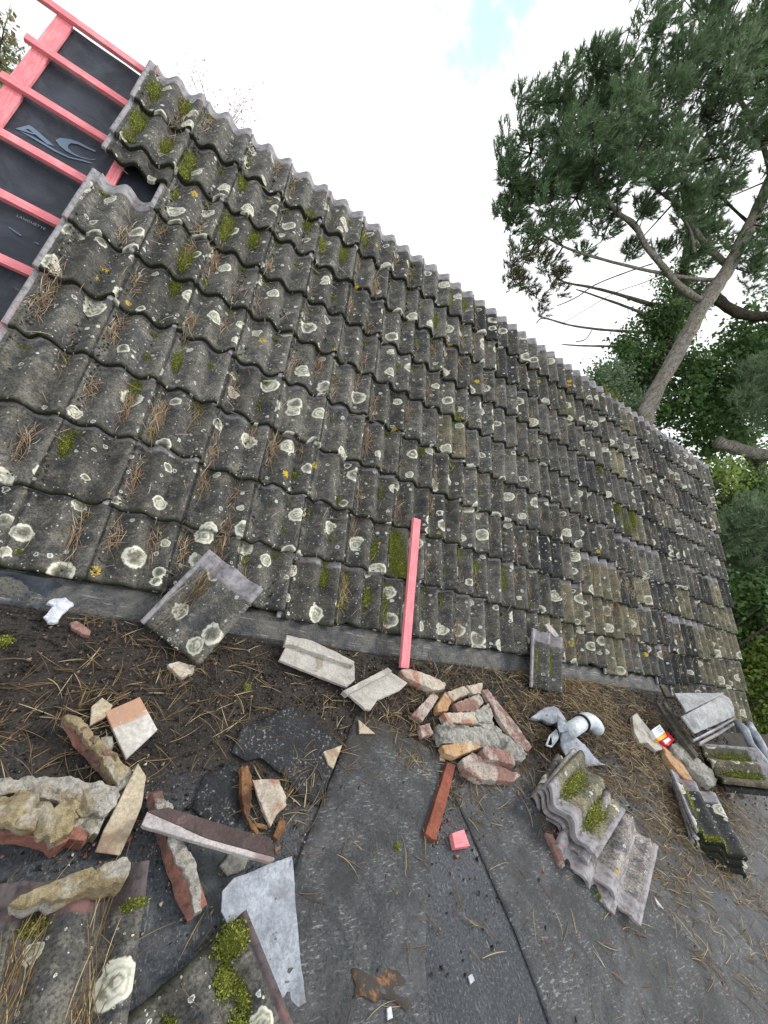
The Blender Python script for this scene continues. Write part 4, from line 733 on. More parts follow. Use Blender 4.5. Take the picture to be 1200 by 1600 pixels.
# drifts: centre x, y, radius, count, direction, spread, pile height
DR = [((1.560,-0.661,0.000), .22, 48, .3, 1.), ((0.847,-0.217,0.000), .22, 72, .2, 1.2), ((1.196,-0.335,0.000), .20, 56, -.4, 1.), ((0.755,-0.529,0.000), .20, 48, 0., 1.4), ((1.805,-0.276,0.000), .20, 48, .2, 1.),
      ((2.078,-0.437,0.000), .16, 64, .6, .8), ((2.488,-0.296,0.000), .20, 104, .1, 1.), ((2.200,-0.663,0.000), .10, 40, .4, 1.), ((2.939,-0.261,0.000), .25, 136, .1, .8), ((3.583,-0.105,0.000), .25, 161, -.1, .7), ((2.753,-0.858,0.000), .22, 48, .5, 1.2),
      ((3.927,-0.239,0.000), .30, 260, -.2, .6), ((4.354,-0.321,0.000), .40, 384, -.3, .6), ((3.851,-0.669,0.000), .40, 322, -.3, .6), ((3.857,-0.905,0.000), .45, 347, -.35, .6), ((4.628,-0.671,0.000), .45, 322, -.3, .6), ((3.667,-1.098,0.000), .35, 186, -.3, .6),
      ((4.204,-0.997,0.000), .35, 248, -.3, .7), ((4.704,-1.179,0.000), .5, 347, -.35, .5), ((5.418,-1.064,0.000), .45, 285, -.35, .5), ((4.014,-1.426,0.000), .40, 161, -.3, .6), ((4.049,-1.635,0.000), .45, 161, -.3, .6), ((3.002,-1.578,0.000), .30, 32, -.4, .9), ((3.987,-0.180,0.000), .2, 124, .5, .9),
      ((3.194,-0.844,0.000), .25, 112, .2, 1.), ((1.640,-0.939,0.000), .2, 16, .5, 1.), ((1.493,-0.846,-0.000), .12, 32, 1.2, .8), ((0.619,-0.598,0.000), .2, 56, .3, 1.2), ((1.011,-0.591,0.000), .2, 32, .3, 1.3), ((3.254,-0.422,0.000), .2, 144, .3, 1.), ((2.403,-0.842,0.000), .12, 32, .8, 1.), ((4.762,-0.945,0.000), .3, 161, -.3, .7)]
for (c_, rad, n, ang, spr) in DR:
    r = rad*np.sqrt(rng.uniform(0, 1, n)); a = rng.uniform(0, 6.28, n)
    batches.append(flat_needles(n, c_[0]+r*np.cos(a)*1.5, np.minimum(c_[1]+r*np.sin(a), -.09), ang, spr, .05, .13, .010+n*.00005))
P = np.concatenate([b[0] for b in batches]); D = np.concatenate([b[1] for b in batches]); L = np.concatenate([b[2] for b in batches]); U = np.tile([0., 0., 1.], (len(P), 1))
needles('fallen_needles', P, D, U, L, rng.uniform(.0016, .0028, len(P)), rng.normal(0, .24, len(P)), 'needle', 'fallen yellow brown pine needles strewn over the flat roof', 'pine needles')
# needles on single tiles: local tile coordinates
def on_tile(m, spots, n_each, L0=.05, L1=.12, spread=.35, lift=.010):
    P = []; D = []; R_ = np.array(m.to_3x3()); T_ = np.array(m.translation)
    for (x, y) in spots:
        px = x+rng.normal(0, .016, n_each); py = y+rng.normal(0, .05, n_each)
        P.append(np.stack([px, py, prof(np.clip(px, .0, .30))+rng.uniform(.003, lift+.006, n_each)], -1) @ R_.T+T_)
        a = np.where(rng.random(n_each) < .5, np.pi/2, -np.pi/2)+rng.normal(0, spread, n_each)
        D.append(np.stack([np.cos(a), np.sin(a), rng.normal(0, .08, n_each)], -1) @ R_.T)
    return np.concatenate(P), np.concatenate(D), np.tile(R_[:, 2], (sum(len(p) for p in P), 1)), rng.uniform(L0, L1, sum(len(p) for p in P))
tile_objs = [o for o in bpy.data.objects if o.get('category') == 'tile' and o.name.startswith('loose_tile')]
bpy.context.view_layer.update()
sets = [on_tile(tile_objs[0].matrix_world, [(.06, .30), (.065, .24), (.07, .20)], 24), on_tile(next(o for o in tile_objs if 'lower left corner' in o['label']).matrix_world, [(.06, .30), (.05, .22), (.07, .15), (.215, .26), (.22, .18), (.06, .08), (.21, .10)], 20, .08, .20, .45, .02),
        on_tile(next(o for o in tile_objs if 'bright moss' in o['label']).matrix_world, [(.15, .15)], 5)]
P, D, U, L = (np.concatenate([q[i] for q in sets]) for i in range(4))
needles('needles_on_loose_tiles', P, D, U, L, rng.uniform(.0014, .0024, len(P)), rng.normal(0, .14, len(P)), 'needle', 'pine needles caught in the troughs of the loose tiles', 'pine needles')
# needles in the roof's troughs
clumps = []
NEAR = [(0.191,1.824),(0.022,1.295),(0.029,1.201),(0.069,1.363),(0.472,1.940),(0.641,2.001),(0.345,1.557),(0.431,1.244),(0.337,1.218),(0.736,1.425),(0.790,1.562),(0.342,0.881),(0.490,0.874),(0.627,0.872),(0.664,0.813),(1.338,1.537),(1.531,1.487),(1.221,0.925),(0.960,1.170),(0.202,0.537),(0.924,0.584),(0.626,0.507),(1.068,0.590),(0.510,0.247),(0.949,0.207),(1.060,0.302),(0.666,0.199),(1.851,1.194),(1.936,1.489),(3.796,2.365),(2.600,2.317),(1.793,2.537),(0.635,1.953),(0.559,2.105),(0.795,0.951),(1.367,1.615),(1.674,1.652),(2.149,1.589),(1.720,2.550),(2.335,0.552),(1.050,0.340),(0.667,0.853),(1.237,0.940),(1.862,0.163),(2.321,0.246)]
for (u, v) in NEAR:
    c = math.floor(u/C); x = u-c*C; x = .056 if x < .145 else .222
    clumps.append((c*C+x, v, random.randint(26, 55), random.uniform(.035, .065)))
for c in range(0, NCOL):
    for r in range(0, NROW):
        for x in (.056, .222):
            if random.random() < (.26 if c < 8 else .55):
                clumps.append((c*C+x, r*G+random.uniform(.08, .30), random.randint(8, 40), random.uniform(.03, .09)))
for (u, v, k) in ((4.9, .85, 5), (5.2, .75, 6), (5.0, 1.1, 4), (5.9, 2.0, 7), (6.2, 2.2, 7), (5.6, 2.3, 6), (4.7, .55, 5), (6.0, .35, 5), (5.6, .6, 5), (6.6, 1.2, 4)):
    for i in range(k): clumps.append((u+random.gauss(0, .14), v+random.gauss(0, .14), 22, .07))
Pn, Dn = [], []
A3 = np.array(RM.to_3x3())
for (u, v, n, sp) in clumps:
    if u < .03 or (u < .32 and 6*G-.06 < v < 7*G+.04): continue
    uu = u+rng.normal(0, .014, n); vv = v+rng.normal(0, sp*.8, n); vv = np.clip(vv, .01, 9*G-.02)
    Pn.append(roof_w(uu, vv, roof_n(uu, vv)+rng.uniform(.002, .014, n)))
    a = np.where(rng.random(n) < .5, np.pi/2, -np.pi/2)+rng.normal(0, random.uniform(.3, .95), n)
    Dn.append(np.stack([np.cos(a), np.sin(a), rng.normal(.02, .09, n)], -1) @ A3.T)
n = 1500; uu = rng.uniform(.02, 7.45, n); vv = rng.uniform(.02, 9*G-.05, n); Pn.append(roof_w(uu, vv, roof_n(uu, vv)+.004)); a = rng.uniform(0, 6.28, n); Dn.append(np.stack([np.cos(a), np.sin(a), np.zeros(n)], -1) @ A3.T)
P = np.concatenate(Pn); D = np.concatenate(Dn); U = np.tile(A3[:, 2], (len(P), 1))
needles('needles_in_tile_troughs', P, D, U, rng.uniform(.035, .095, len(P)), rng.uniform(.0020, .0032, len(P)), rng.normal(0, .22, len(P)), 'needle_red', 'red brown pine needles caught in the troughs of the tiled roof', 'pine needles')

# ------------------------------------------------------------------ moss cushions (uncountable fronds)
MP, MN, MS = [], [], []
def moss_roof(u, v, lu, lv, n, h=.012):
    n = int(n*2.2)
    uu = u+rng.normal(0, lu*.42, n); vv = v+rng.normal(0, lv*.42, n); d = np.exp(-((uu-u)/lu)**2-((vv-v)/lv)**2)
    ok = (vv > .004) & (uu > .012) & ~((uu < .31) & (vv > 6*G-.02) & (vv < 7*G+.02)) & (np.floor(vv/G) == math.floor(v/G)); uu, vv, d = uu[ok], vv[ok], d[ok]
    MP.append(roof_w(uu, vv, roof_n(uu, vv)+h*d*rng.uniform(.5, 1., len(uu)))); MN.append(np.tile(A3[:, 2], (len(uu), 1))); MS.append(rng.uniform(.003, .0085, len(uu)))
def moss_at(m, x, y, lx, ly, n, h=.014, sz=1., curved=True):
    n = int(n*2.6)
    px = x+rng.normal(0, lx*.42, n); py = y+rng.normal(0, ly*.42, n); d = np.exp(-((px-x)/lx)**2-((py-y)/ly)**2); R_ = np.array(m.to_3x3())
    z = prof(np.clip(px, 0, .3)) if curved else 0.
    MP.append(np.stack([px, py, z+h*d*rng.uniform(.5, 1., n)], -1) @ R_.T+np.array(m.translation)); MN.append(np.tile(R_[:, 2], (n, 1))); MS.append(rng.uniform(.003, .0085, n)*sz)
clumps_extra = []
for (u, v) in [(0.190,2.571),(0.032,2.917),(0.062,2.603),(0.019,2.613),(-0.023,2.591),(0.173,2.969),(0.685,2.289),(0.611,2.195),(0.779,2.284),(1.424,2.639),(1.327,2.586),(0.497,1.833),(0.540,1.903),(1.518,2.903),(1.179,2.742),(0.096,2.406),(0.311,2.424),(0.441,2.559),(0.735,2.685),(1.048,2.724)]:
    c = math.floor(u/C); x = u-c*C; x = .056 if x < .145 else .222; moss_roof(c*C+x, v, .038, .095, 640, .017); clumps_extra.append((c*C+x, v))
for (u, v) in [(1.850,0.229),(1.853,0.142),(1.977,0.184),(2.200,0.104),(2.172,0.159),(1.796,0.245),(2.403,2.888),(2.602,2.967),(2.614,1.717),(2.798,0.655),(2.701,3.035),(2.969,0.557),(2.232,0.527),(3.286,0.523),(2.266,1.366),(2.359,2.584),(0.534,1.674),(0.447,0.973),(0.364,0.578),(0.614,1.207),(2.088,0.470)]:
    c = math.floor(u/C); x = u-c*C; x = .056 if x < .145 else .222; moss_roof(c*C+x, v, .030, .08, 420, .014)
for (u, v) in [(2.181,0.594),(2.193,0.509),(2.193,0.431),(2.222,0.374),(2.156,0.552)]: moss_roof(u, v, .055, .09, 800, .018)
for (u, v) in [(4.992,1.688),(5.004,1.588),(5.015,1.489),(5.196,1.690),(5.205,1.580),(5.114,1.480),(4.905,1.676)]: moss_roof(u, v, .055, .10, 700, .018)
for (u, v) in [(4.880,3.126),(5.045,3.153),(4.702,2.021),(4.622,2.045)]: moss_roof(u, v, .06, .12, 300, .014)
for c in range(NCOL):
    for r in range(NROW):
        for x in (.056, .222):
            q = random.random()
            if q < .26: moss_roof(c*C+x, r*G+random.uniform(.05, .31), random.uniform(.012, .024), random.uniform(.02, .07), random.randint(40, 130), .009)
        if random.random() < .55: moss_roof(c*C+random.choice([.068, .218]), r*G+random.uniform(.28, .335), .035, .015, 60, .008)   # against the next tail
mt = next(o for o in tile_objs if 'bright moss' in o['label']).matrix_world
moss_at(mt, .035, .035, .04, .035, 900, .026, 1.2); moss_at(mt, .080, .095, .026, .035, 500, .022, 1.1); moss_at(mt, .055, .15, .016, .04, 260, .014); moss_at(mt, .085, .20, .026, .04, 500, .02, 1.1); moss_at(mt, .062, .29, .02, .05, 420, .018); moss_at(mt, .10, .25, .015, .03, 160, .01); moss_at(mt, .215, .10, .02, .05, 300)
m1 = next(o for o in tile_objs if 'lower left corner' in o['label']).matrix_world
moss_at(m1, .28, .33, .03, .012, 200); moss_at(m1, .07, .33, .03, .02, 200)
m3 = tile_objs[1].matrix_world
moss_at(m3, .06, .20, .025, .12, 420); moss_at(m3, .215, .20, .02, .12, 320)
moss_at(TOP_STACK, .07, .20, .035, .14, 900, .028, 1.2); moss_at(TOP_STACK, .217, .20, .035, .13, 900, .028, 1.2)
mb = next(o for o in bpy.data.objects if o.get('label', '').startswith('lowest mossy tile')).matrix_world
moss_at(mb, .15, .385, .13, .02, 900, .008, 1.3)
moss_at(LEAN, .215, .18, .025, .07, 300, .02)
moss_at(FAR_TILE, .07, .20, .03, .15, 500, .02, 1.3); moss_at(FAR_TILE, .215, .2, .03, .16, 500, .02, 1.3); moss_at(LOW, .06, .25, .03, .12, 400, .02, 1.2); moss_at(LOW, .10, .02, .12, .02, 400, .01, 1.3)
ID = Matrix.Identity(4)
for (x_, y_, z_), rad in (((1.962,-1.015,0.009), .012), ((0.453,-0.252,0.000), .03), ((3.042,-1.329,0.000), .03), ((3.020,-1.303,0.000), .03), ((1.352,-0.368,0.000), .02)):
    moss_at(ID, x_, y_, rad, rad, 160, .014, 1., False); MP[-1][:, 2] += z_
P = np.concatenate(MP); N_ = np.concatenate(MN); S_ = np.concatenate(MS); n = len(P)
dirs = N_+rng.normal(0, .55, (n, 3)); dirs /= np.linalg.norm(dirs, axis=1, keepdims=True); t1 = np.cross(dirs, rng.normal(0, 1, (n, 3))); t1 /= np.linalg.norm(t1, axis=1, keepdims=True); t2 = np.cross(dirs, t1)
base_ = P-N_*.003
V = np.stack([base_+t1*S_[:, None]*.38, base_-t1*S_[:, None]*.19+t2*S_[:, None]*.33, base_-t1*S_[:, None]*.19-t2*S_[:, None]*.33, base_+dirs*S_[:, None]*1.1], 1).reshape(-1, 3)
i4 = np.arange(n)*4; F = np.concatenate([np.stack([i4, i4+1, i4+3], -1), np.stack([i4+1, i4+2, i4+3], -1), np.stack([i4+2, i4, i4+3], -1)])
mo = new_ob('moss', npmesh('moss', V, F, M['moss'])); tag(mo, 'bright green moss cushions in the tile troughs and on the rubble', 'moss', kind='stuff')
# ------------------------------------------------------------------ dirt crumbs on the flat roof
n = 26000; xs = rng.uniform(.2, 6., n); ys = -.10-np.abs(rng.normal(0, .5, n)); k = rng.gamma(2., .0016, n)
k = np.minimum(k, .011); c0 = np.stack([xs, ys, k*.4+.002], -1)
T4 = np.array([[1, 1, 1], [1, -1, -1], [-1, 1, -1], [-1, -1, 1]])*.7
V = (c0[:, None]+T4[None]*k[:, None, None]*rng.uniform(.5, 1.3, (n, 4, 3))+rng.normal(0, .15, (n, 4, 3))*k[:, None, None]).reshape(-1, 3)
i4 = np.arange(n)*4; F = np.concatenate([np.stack([i4+a, i4+b, i4+c], -1) for (a, b, c) in ((0, 1, 2), (0, 3, 1), (0, 2, 3), (1, 3, 2))])
cr = new_ob('dirt_crumbs', npmesh('dirt_crumbs', V, F, M['crumb'])); tag(cr, 'dark soil crumbs and grit scattered over the felt', 'dirt', kind='stuff')

n = 30000; cc_ = rng.integers(0, NCOL, n); rr_ = rng.integers(0, NROW, n); gx = np.where(rng.random(n) < .62, .040, .222)+rng.normal(0, .012, n)
uu = cc_*C+np.clip(gx, .022, .29); vv = rr_*G+rng.uniform(.004, G-.004, n); keep = np.array([noise.noise((a*3., b*3., 4.)) for a, b in zip(uu, vv)]) > -.08
keep &= ~((uu < .32) & (vv > 6*G-.03) & (vv < 7*G+.03)); uu, vv = uu[keep], vv[keep]; n = len(uu); k = np.minimum(rng.gamma(2., .0016, n), .009)
c0 = roof_w(uu, vv, roof_n(uu, vv)+k*.3)
V = (c0[:, None]+T4[None]*k[:, None, None]*rng.uniform(.5, 1.3, (n, 4, 3))).reshape(-1, 3); i4 = np.arange(n)*4; F = np.concatenate([np.stack([i4+a, i4+b, i4+c], -1) for (a, b, c) in ((0, 1, 2), (0, 3, 1), (0, 2, 3), (1, 3, 2))])
M['humus'] = needle_mat('groove_humus', (.012, .011, .007), (.045, .040, .020), (.10, .085, .03))
tag(new_ob('groove_litter', npmesh('groove_litter', V, F, M['humus'])), 'dark humus and moss crumbs caught in the grooves of the tiled roof', 'litter', kind='stuff')
def crumbs(name, n, spots, kmean, kmax, mat, label):
    cs_ = [np.stack([rng.normal(x, sp, n//len(spots)), np.minimum(rng.normal(y, sp*.8, n//len(spots)), -.1), np.zeros(n//len(spots))], -1) for (x, y, z_), sp in spots]
    c0 = np.concatenate(cs_); n = len(c0); k = np.minimum(rng.gamma(1.6, kmean/1.6, n), kmax); c0[:, 2] = k*.45+.003
    V = (c0[:, None]+T4[None]*k[:, None, None]*rng.uniform(.4, 1.4, (n, 4, 3))+rng.normal(0, .2, (n, 4, 3))*k[:, None, None]).reshape(-1, 3); i4 = np.arange(n)*4
    F = np.concatenate([np.stack([i4+a, i4+b, i4+c], -1) for (a, b, c) in ((0, 1, 2), (0, 3, 1), (0, 2, 3), (1, 3, 2))])
    tag(new_ob(name, npmesh(name, V, F, M[mat])), label, 'grit', kind='stuff')
M['grit_red'] = needle_mat('brick_grit', (.22, .085, .06), (.40, .20, .15), (.52, .45, .38)); M['grit_pale'] = needle_mat('mortar_grit', (.26, .22, .15), (.48, .43, .34), (.6, .58, .54))
crumbs('brick_grit', 420, [((2.552,-0.562,0.000), .16), ((2.687,-0.665,0.000), .16), ((2.215,-0.984,0.000), .06), ((1.016,-0.923,0.000), .08), ((4.750,-0.720,0.000), .15), ((2.886,-1.115,0.000), .10)], .004, .012, 'grit_red', 'red brick grit around the rubble heaps')
crumbs('mortar_grit', 900, [((0.833,-0.907,0.000), .07), ((0.950,-0.780,0.000), .08), ((1.167,-1.091,0.000), .08), ((1.443,-0.864,0.000), .08), ((2.694,-0.485,0.000), .18), ((1.946,-0.338,0.000), .15), ((4.873,-0.769,0.000), .2), ((3.239,-1.278,0.000), .12), ((1.181,-0.903,0.000), .1)], .0022, .007, 'grit_pale', 'pale mortar grit around the broken ridge pieces')
# ------------------------------------------------------------------ trees
def pine_tufts(name, centers, radii, n_tuft, n_needle, ln, wd, mat, parent, up=(0, 0, 1), flat=.75):
    cs = []; 
    for c_, r_, k in zip(centers, radii, n_tuft):
        q = rng.normal(0, 1, (k, 3)); q /= np.linalg.norm(q, axis=1, keepdims=True); q *= (rng.uniform(.25, 1., (k, 1))**.5)*r_; q[:, 2] *= flat
        cs.append(np.concatenate([np.array(c_)+q, np.tile(c_, (k, 1))], 1))
    A = np.concatenate(cs); base_ = A[:, :3]; out = base_-A[:, 3:]; out /= np.linalg.norm(out, axis=1, keepdims=True)+1e-6
    ax = out*.7+np.array(up)*.75+rng.normal(0, .25, out.shape); ax /= np.linalg.norm(ax, axis=1, keepdims=True)
    K = len(base_); d = ax[:, None]*1.0+rng.normal(0, .46, (K, n_needle, 3)); d /= np.linalg.norm(d, axis=2, keepdims=True)
    p = base_[:, None]+ax[:, None]*rng.uniform(-.06, .10, (K, n_needle, 1))*ln/.13; L_ = rng.uniform(.7, 1.2, (K, n_needle, 1))*ln
    s_ = np.cross(d, rng.normal(0, 1, d.shape)); s_ /= np.linalg.norm(s_, axis=2, keepdims=True)
    V = np.stack([p-s_*wd*.5, p+s_*wd*.5, p+d*L_], 2).reshape(-1, 3); F = np.arange(len(V)).reshape(-1, 3)
    return new_ob(name, npmesh(name, V, F, M[mat]), parent), base_, A[:, 3:]
def leaf_cards(name, pts, size, mat, parent, droop=.4):
    n = len(pts); nrm = rng.normal(0, 1, (n, 3))+np.array([0, 0, .9]); nrm /= np.linalg.norm(nrm, axis=1, keepdims=True)
    a = np.cross(nrm, rng.normal(0, 1, (n, 3))); a /= np.linalg.norm(a, axis=1, keepdims=True); b = np.cross(nrm, a); s_ = size*rng.uniform(.6, 1.3, (n, 1))
    V = np.stack([pts-a*s_*.5, pts-b*s_*.34-nrm*s_*.10, pts+a*s_*.55-nrm*s_*.14, pts+b*s_*.34-nrm*s_*.10], 1).reshape(-1, 3)
    i = np.arange(n)*4; F = np.concatenate([np.stack([i, i+1, i+2], -1), np.stack([i, i+2, i+3], -1)])
    return new_ob(name, npmesh(name, V, F, M[mat]), parent)
def in_poly(p, poly):
    x, y = p; r = False; j = len(poly)-1
    for i in range(len(poly)):
        if (poly[i][1] > y) != (poly[j][1] > y) and x < (poly[j][0]-poly[i][0])*(y-poly[i][1])/(poly[j][1]-poly[i][1])+poly[i][0]: r = not r
        j = i
    return r
def fill(poly3, n, depth, seed, mind=0.):
    """n points inside a planar outline in the tree's own plane, spread by +-depth across it"""
    Pq = [Vector(p) for p in poly3]; o = sum(Pq, Vector())/len(Pq); nv = Vector()
    for i in range(len(Pq)): nv += (Pq[i]-o).cross(Pq[(i+1) % len(Pq)]-o)
    nv.normalize(); e1 = nv.orthogonal().normalized(); e2 = nv.cross(e1); q = [((p-o).dot(e1), (p-o).dot(e2)) for p in Pq]
    x0, x1 = min(a for a, b in q), max(a for a, b in q); y0, y1 = min(b for a, b in q), max(b for a, b in q); r = random.Random(seed); out = []; flat_ = []
    for _ in range(n*60):
        if len(out) >= n: break
        a, b = r.uniform(x0, x1), r.uniform(y0, y1)
        if in_poly((a, b), q) and all((a-c)**2+(b-d)**2 > mind*mind for c, d in flat_):
            flat_.append((a, b)); out.append(o+e1*a+e2*b+nv*r.gauss(0, depth*.5))
    return out
def limb(path, r0, r1, mat, parent, name='branch', sides=8):
    path = [Vector(p) for p in path]; Q = []
    for i in range(len(path)-1):                    # Catmull-Rom smoothing
        p0, p1, p2, p3 = path[max(i-1, 0)], path[i], path[i+1], path[min(i+2, len(path)-1)]
        for k in range(5):
            t = k/5; Q.append(.5*((2*p1)+(p2-p0)*t+(2*p0-5*p1+4*p2-p3)*t*t+(3*p1-p0-3*p2+p3)*t**3))
    Q.append(path[-1]); n = len(Q)
    org = parent.location
    return new_ob(name, tube_mesh(name, [q-org for q in Q], [r0+(r1-r0)*i/(n-1) for i in range(n)], M[mat], sides, r0*100, .35), parent)
def sub(pts, parent): return [Vector(p)-parent.location for p in pts]

base_p = Vector((9.453,5.276,1.883)); base_p.z = -2.75
pine = thing('pine_tree', 'tall pine leaning over the ridge with spreading dark crown', 'tree', (base_p.x, base_p.y, -2.75))
TR = [Vector((base_p.x-.15, base_p.y, -2.8)), Vector((9.406,5.240,1.882)), Vector((9.416,5.526,2.683)), Vector((9.606,6.050,4.026)), Vector((9.812,6.531,5.182)), Vector((10.120,6.934,6.063)), Vector((10.347,7.456,7.076)), Vector((10.776,8.229,8.313)), Vector((11.277,9.383,10.117)), Vector((11.867,10.883,12.438)), Vector((12.293,12.695,15.165))]
limb(TR, .18, .085, 'bark', pine, 'trunk', 14)
BR = [([(9.744,6.523,5.088),(9.211,6.858,5.111),(8.758,7.219,5.275),(8.336,7.556,5.431),(7.987,7.893,5.669),(7.582,8.154,5.701),(7.177,8.501,5.893),(6.819,8.875,6.194),(6.473,9.309,6.622)], 0.082, 0.032), ([(10.060,6.803,5.742),(9.724,6.896,5.531),(9.218,7.082,5.302),(8.441,7.400,5.009),(7.517,7.804,4.712),(6.840,8.127,4.546),(6.334,8.420,4.521)], 0.048, 0.020), ([(10.299,7.125,6.144),(9.847,7.442,6.226),(9.308,7.893,6.465),(8.951,8.364,6.949),(8.726,8.867,7.650),(8.418,9.323,8.163),(8.201,9.897,9.008)], 0.075, 0.032),
      ([(9.371,7.300,5.895),(9.143,7.617,6.237),(8.847,7.884,6.402),(8.640,8.052,6.485)], 0.041, 0.024), ([(10.672,8.128,8.244),(10.231,8.701,8.827),(9.435,9.453,9.342),(9.016,9.651,9.237),(8.494,9.844,9.001)], 0.061, 0.024), ([(8.228,7.833,5.591),(7.588,8.295,5.732),(6.777,8.679,5.528),(6.129,8.944,5.284),(5.603,9.172,5.111)], 0.027, 0.012), ([(8.617,8.764,7.572),(7.944,9.325,7.864),(7.411,9.772,8.100),(6.837,10.087,8.039)], 0.034, 0.016), ([(8.600,8.841,7.699),(8.762,9.153,8.481),(8.760,9.585,9.304),(8.636,10.054,10.055)], 0.034, 0.016),
      ([(8.817,7.031,5.228),(8.473,7.008,4.787),(7.950,7.038,4.242),(7.425,6.972,3.508),(7.187,6.939,3.170)], 0.010, 0.005), ([(7.283,8.600,5.961),(6.614,9.013,5.976),(6.027,9.366,5.971),(5.642,9.517,5.813)], 0.024, 0.010), ([(9.225,8.064,6.693),(8.479,8.504,6.673),(7.775,9.078,6.953),(7.008,9.562,6.989)], 0.034, 0.012), ([(10.655,7.745,7.251),(9.784,8.377,7.448),(9.317,8.888,7.883),(9.146,9.459,8.775)], 0.034, 0.016)]
for q, a_, b_ in BR: limb(q, a_, b_, 'bark' if a_ > .035 else 'bark_dark', pine, 'branch', 8)
crownA = [(6.565,11.235,10.158),(6.790,10.455,8.932),(6.349,10.573,8.646),(6.310,10.186,7.862),(5.850,10.152,7.266),(5.348,10.160,6.700),(5.284,9.908,6.147),(5.193,9.544,5.346),(5.401,9.161,4.856),(5.863,8.810,4.720),(6.148,8.312,4.099),(6.666,8.271,4.620),(7.305,8.237,5.294),(7.912,8.163,5.854),(8.722,7.672,5.854),(9.106,7.842,6.622),(9.573,7.204,5.946),(10.161,6.851,5.951),(11.598,6.458,6.862),(11.595,7.313,8.490),(10.127,10.314,12.519)]
cl = fill(crownA, 215, 1.7, 5, .19)
cl2 = fill([(4.987,9.999,6.221),(5.266,10.057,6.653),(6.027,9.971,7.368),(6.326,10.092,7.947),(6.989,9.261,7.127),(7.591,8.870,7.076),(7.693,8.347,6.196),(6.672,8.651,5.597),(5.912,8.737,4.882),(5.230,9.293,5.154)], 36, 1.0, 9, .2)
allc = sub(cl+cl2, pine); rad = [random.uniform(.24, .44) for _ in allc]
t_, _, _ = pine_tufts('crown', allc, rad, [random.randint(38, 58) for _ in allc], 26, .135, .017, 'pine', pine)
# twigs from the crown's clumps back to the nearest limb
limb_pts = [Vector(p) for q, a_, b_ in BR for p in q]+TR[5:9]
tv = []; tf = []
for c_ in (cl+cl2):
    nb = min(limb_pts, key=lambda p: (p-c_).length); mid = (nb+c_)/2+Vector((random.gauss(0, .08), random.gauss(0, .08), -.10))
    me = tube_mesh('x', [nb-pine.location, mid-pine.location, c_-pine.location], [.022, .014, .006], None, 5); o0 = len(tv)
    tv += [tuple(v.co) for v in me.vertices]; tf += [tuple(i+o0 for i in p.vertices) for p in me.polygons]; bpy.data.meshes.remove(me)
tw = new_ob('twigs', pmesh('twigs', tv, tf, M['bark_dark'], True), pine); tw['kind'] = 'stuff'
br2 = sub(fill([(5.699,8.114,3.692),(6.155,8.013,4.026),(6.848,7.632,4.100),(7.167,7.189,3.623),(6.771,7.167,3.125),(6.216,7.472,3.065),(5.859,7.788,3.254)], 14, .5, 3, .15), pine)
pine_tufts('browned_crown', br2, [.20]*len(br2), [16]*len(br2), 22, .12, .013, 'pine_olive', pine)

# ivy-clad tree behind the pine, with long bare branches to the left
bi = Vector((12.417,7.574,3.093)); ivy = thing('ivy_clad_tree', 'dark ivy covered trunk behind the leaning pine', 'tree', (bi.x, bi.y, -2.75))
limb([Vector((bi.x, bi.y, -2.75)), Vector((11.887,8.104,3.491)), Vector((11.989,9.002,5.322)), Vector((11.849,9.787,6.658)), Vector((11.639,10.685,8.129))], .22, .08, 'bark_dark', ivy, 'trunk', 10)
for q, a_ in (([(11.803,9.243,5.568),(11.127,9.519,5.313),(10.340,9.884,5.099),(9.653,10.182,4.874),(8.977,10.458,4.619),(8.554,10.770,4.725)], .07), ([(11.137,9.098,5.011),(10.519,9.411,4.892),(9.734,9.791,4.711),(9.215,10.037,4.580)], .045), ([(11.652,8.917,4.770),(11.055,9.113,4.456),(10.326,9.359,4.081),(9.497,9.671,3.719),(8.805,9.980,3.508),(8.657,9.950,3.279)], .05), ([(11.183,8.853,4.105),(10.544,9.052,3.748),(9.905,9.252,3.391),(9.466,9.402,3.169)], .045), ([(10.789,9.811,6.212),(10.239,9.857,5.664),(9.570,9.876,4.927),(9.210,9.802,4.370),(8.815,9.802,3.913)], .02), ([(10.094,9.419,3.927),(10.010,9.314,3.630),(9.794,9.341,3.432)], .015)): limb(q, a_, .015, 'bark', ivy, 'branch', 6)
iv = fill([(10.567,8.591,2.893),(10.803,8.799,3.564),(11.199,8.820,4.061),(11.541,8.950,4.705),(11.778,9.018,5.110),(11.883,9.219,5.614),(11.670,9.515,5.933),(11.754,9.815,6.602),(11.726,10.148,7.206),(12.091,9.900,7.154),(12.399,9.437,6.626),(12.548,9.021,6.005),(12.571,8.643,5.309),(12.498,8.293,4.558),(12.442,7.938,3.816),(12.338,7.598,3.046),(12.313,7.234,2.323),(11.308,7.905,2.442)], 60, 1.2, 11, .12)
iv += fill([(11.133,9.369,5.033),(11.724,9.267,5.521),(12.094,9.063,5.561),(11.831,9.049,5.229),(11.255,9.258,4.963)], 5, .3, 12); iv += fill([(10.739,8.929,3.739),(11.029,9.028,4.263),(11.410,8.803,4.274),(11.278,8.657,3.842)], 6, .3, 13)
pts = np.concatenate([np.array(c_)+rng.normal(0, .20, (230, 3)) for c_ in sub(iv, ivy)]); leaf_cards('ivy_leaves', pts, .105, 'ivy', ivy)
sm_ = sub(fill([(9.678,7.899,2.992),(9.872,7.884,3.187),(10.216,7.611,3.064),(10.149,7.444,2.667),(9.800,7.650,2.658)], 8, .3, 4), ivy)
yb = thing('bright_bush', 'light green bush peeping over the ridge left of the pine trunk', 'bush', (Vector((9.551,7.267,2.862)).x, Vector((9.551,7.267,2.862)).y, -2.75))
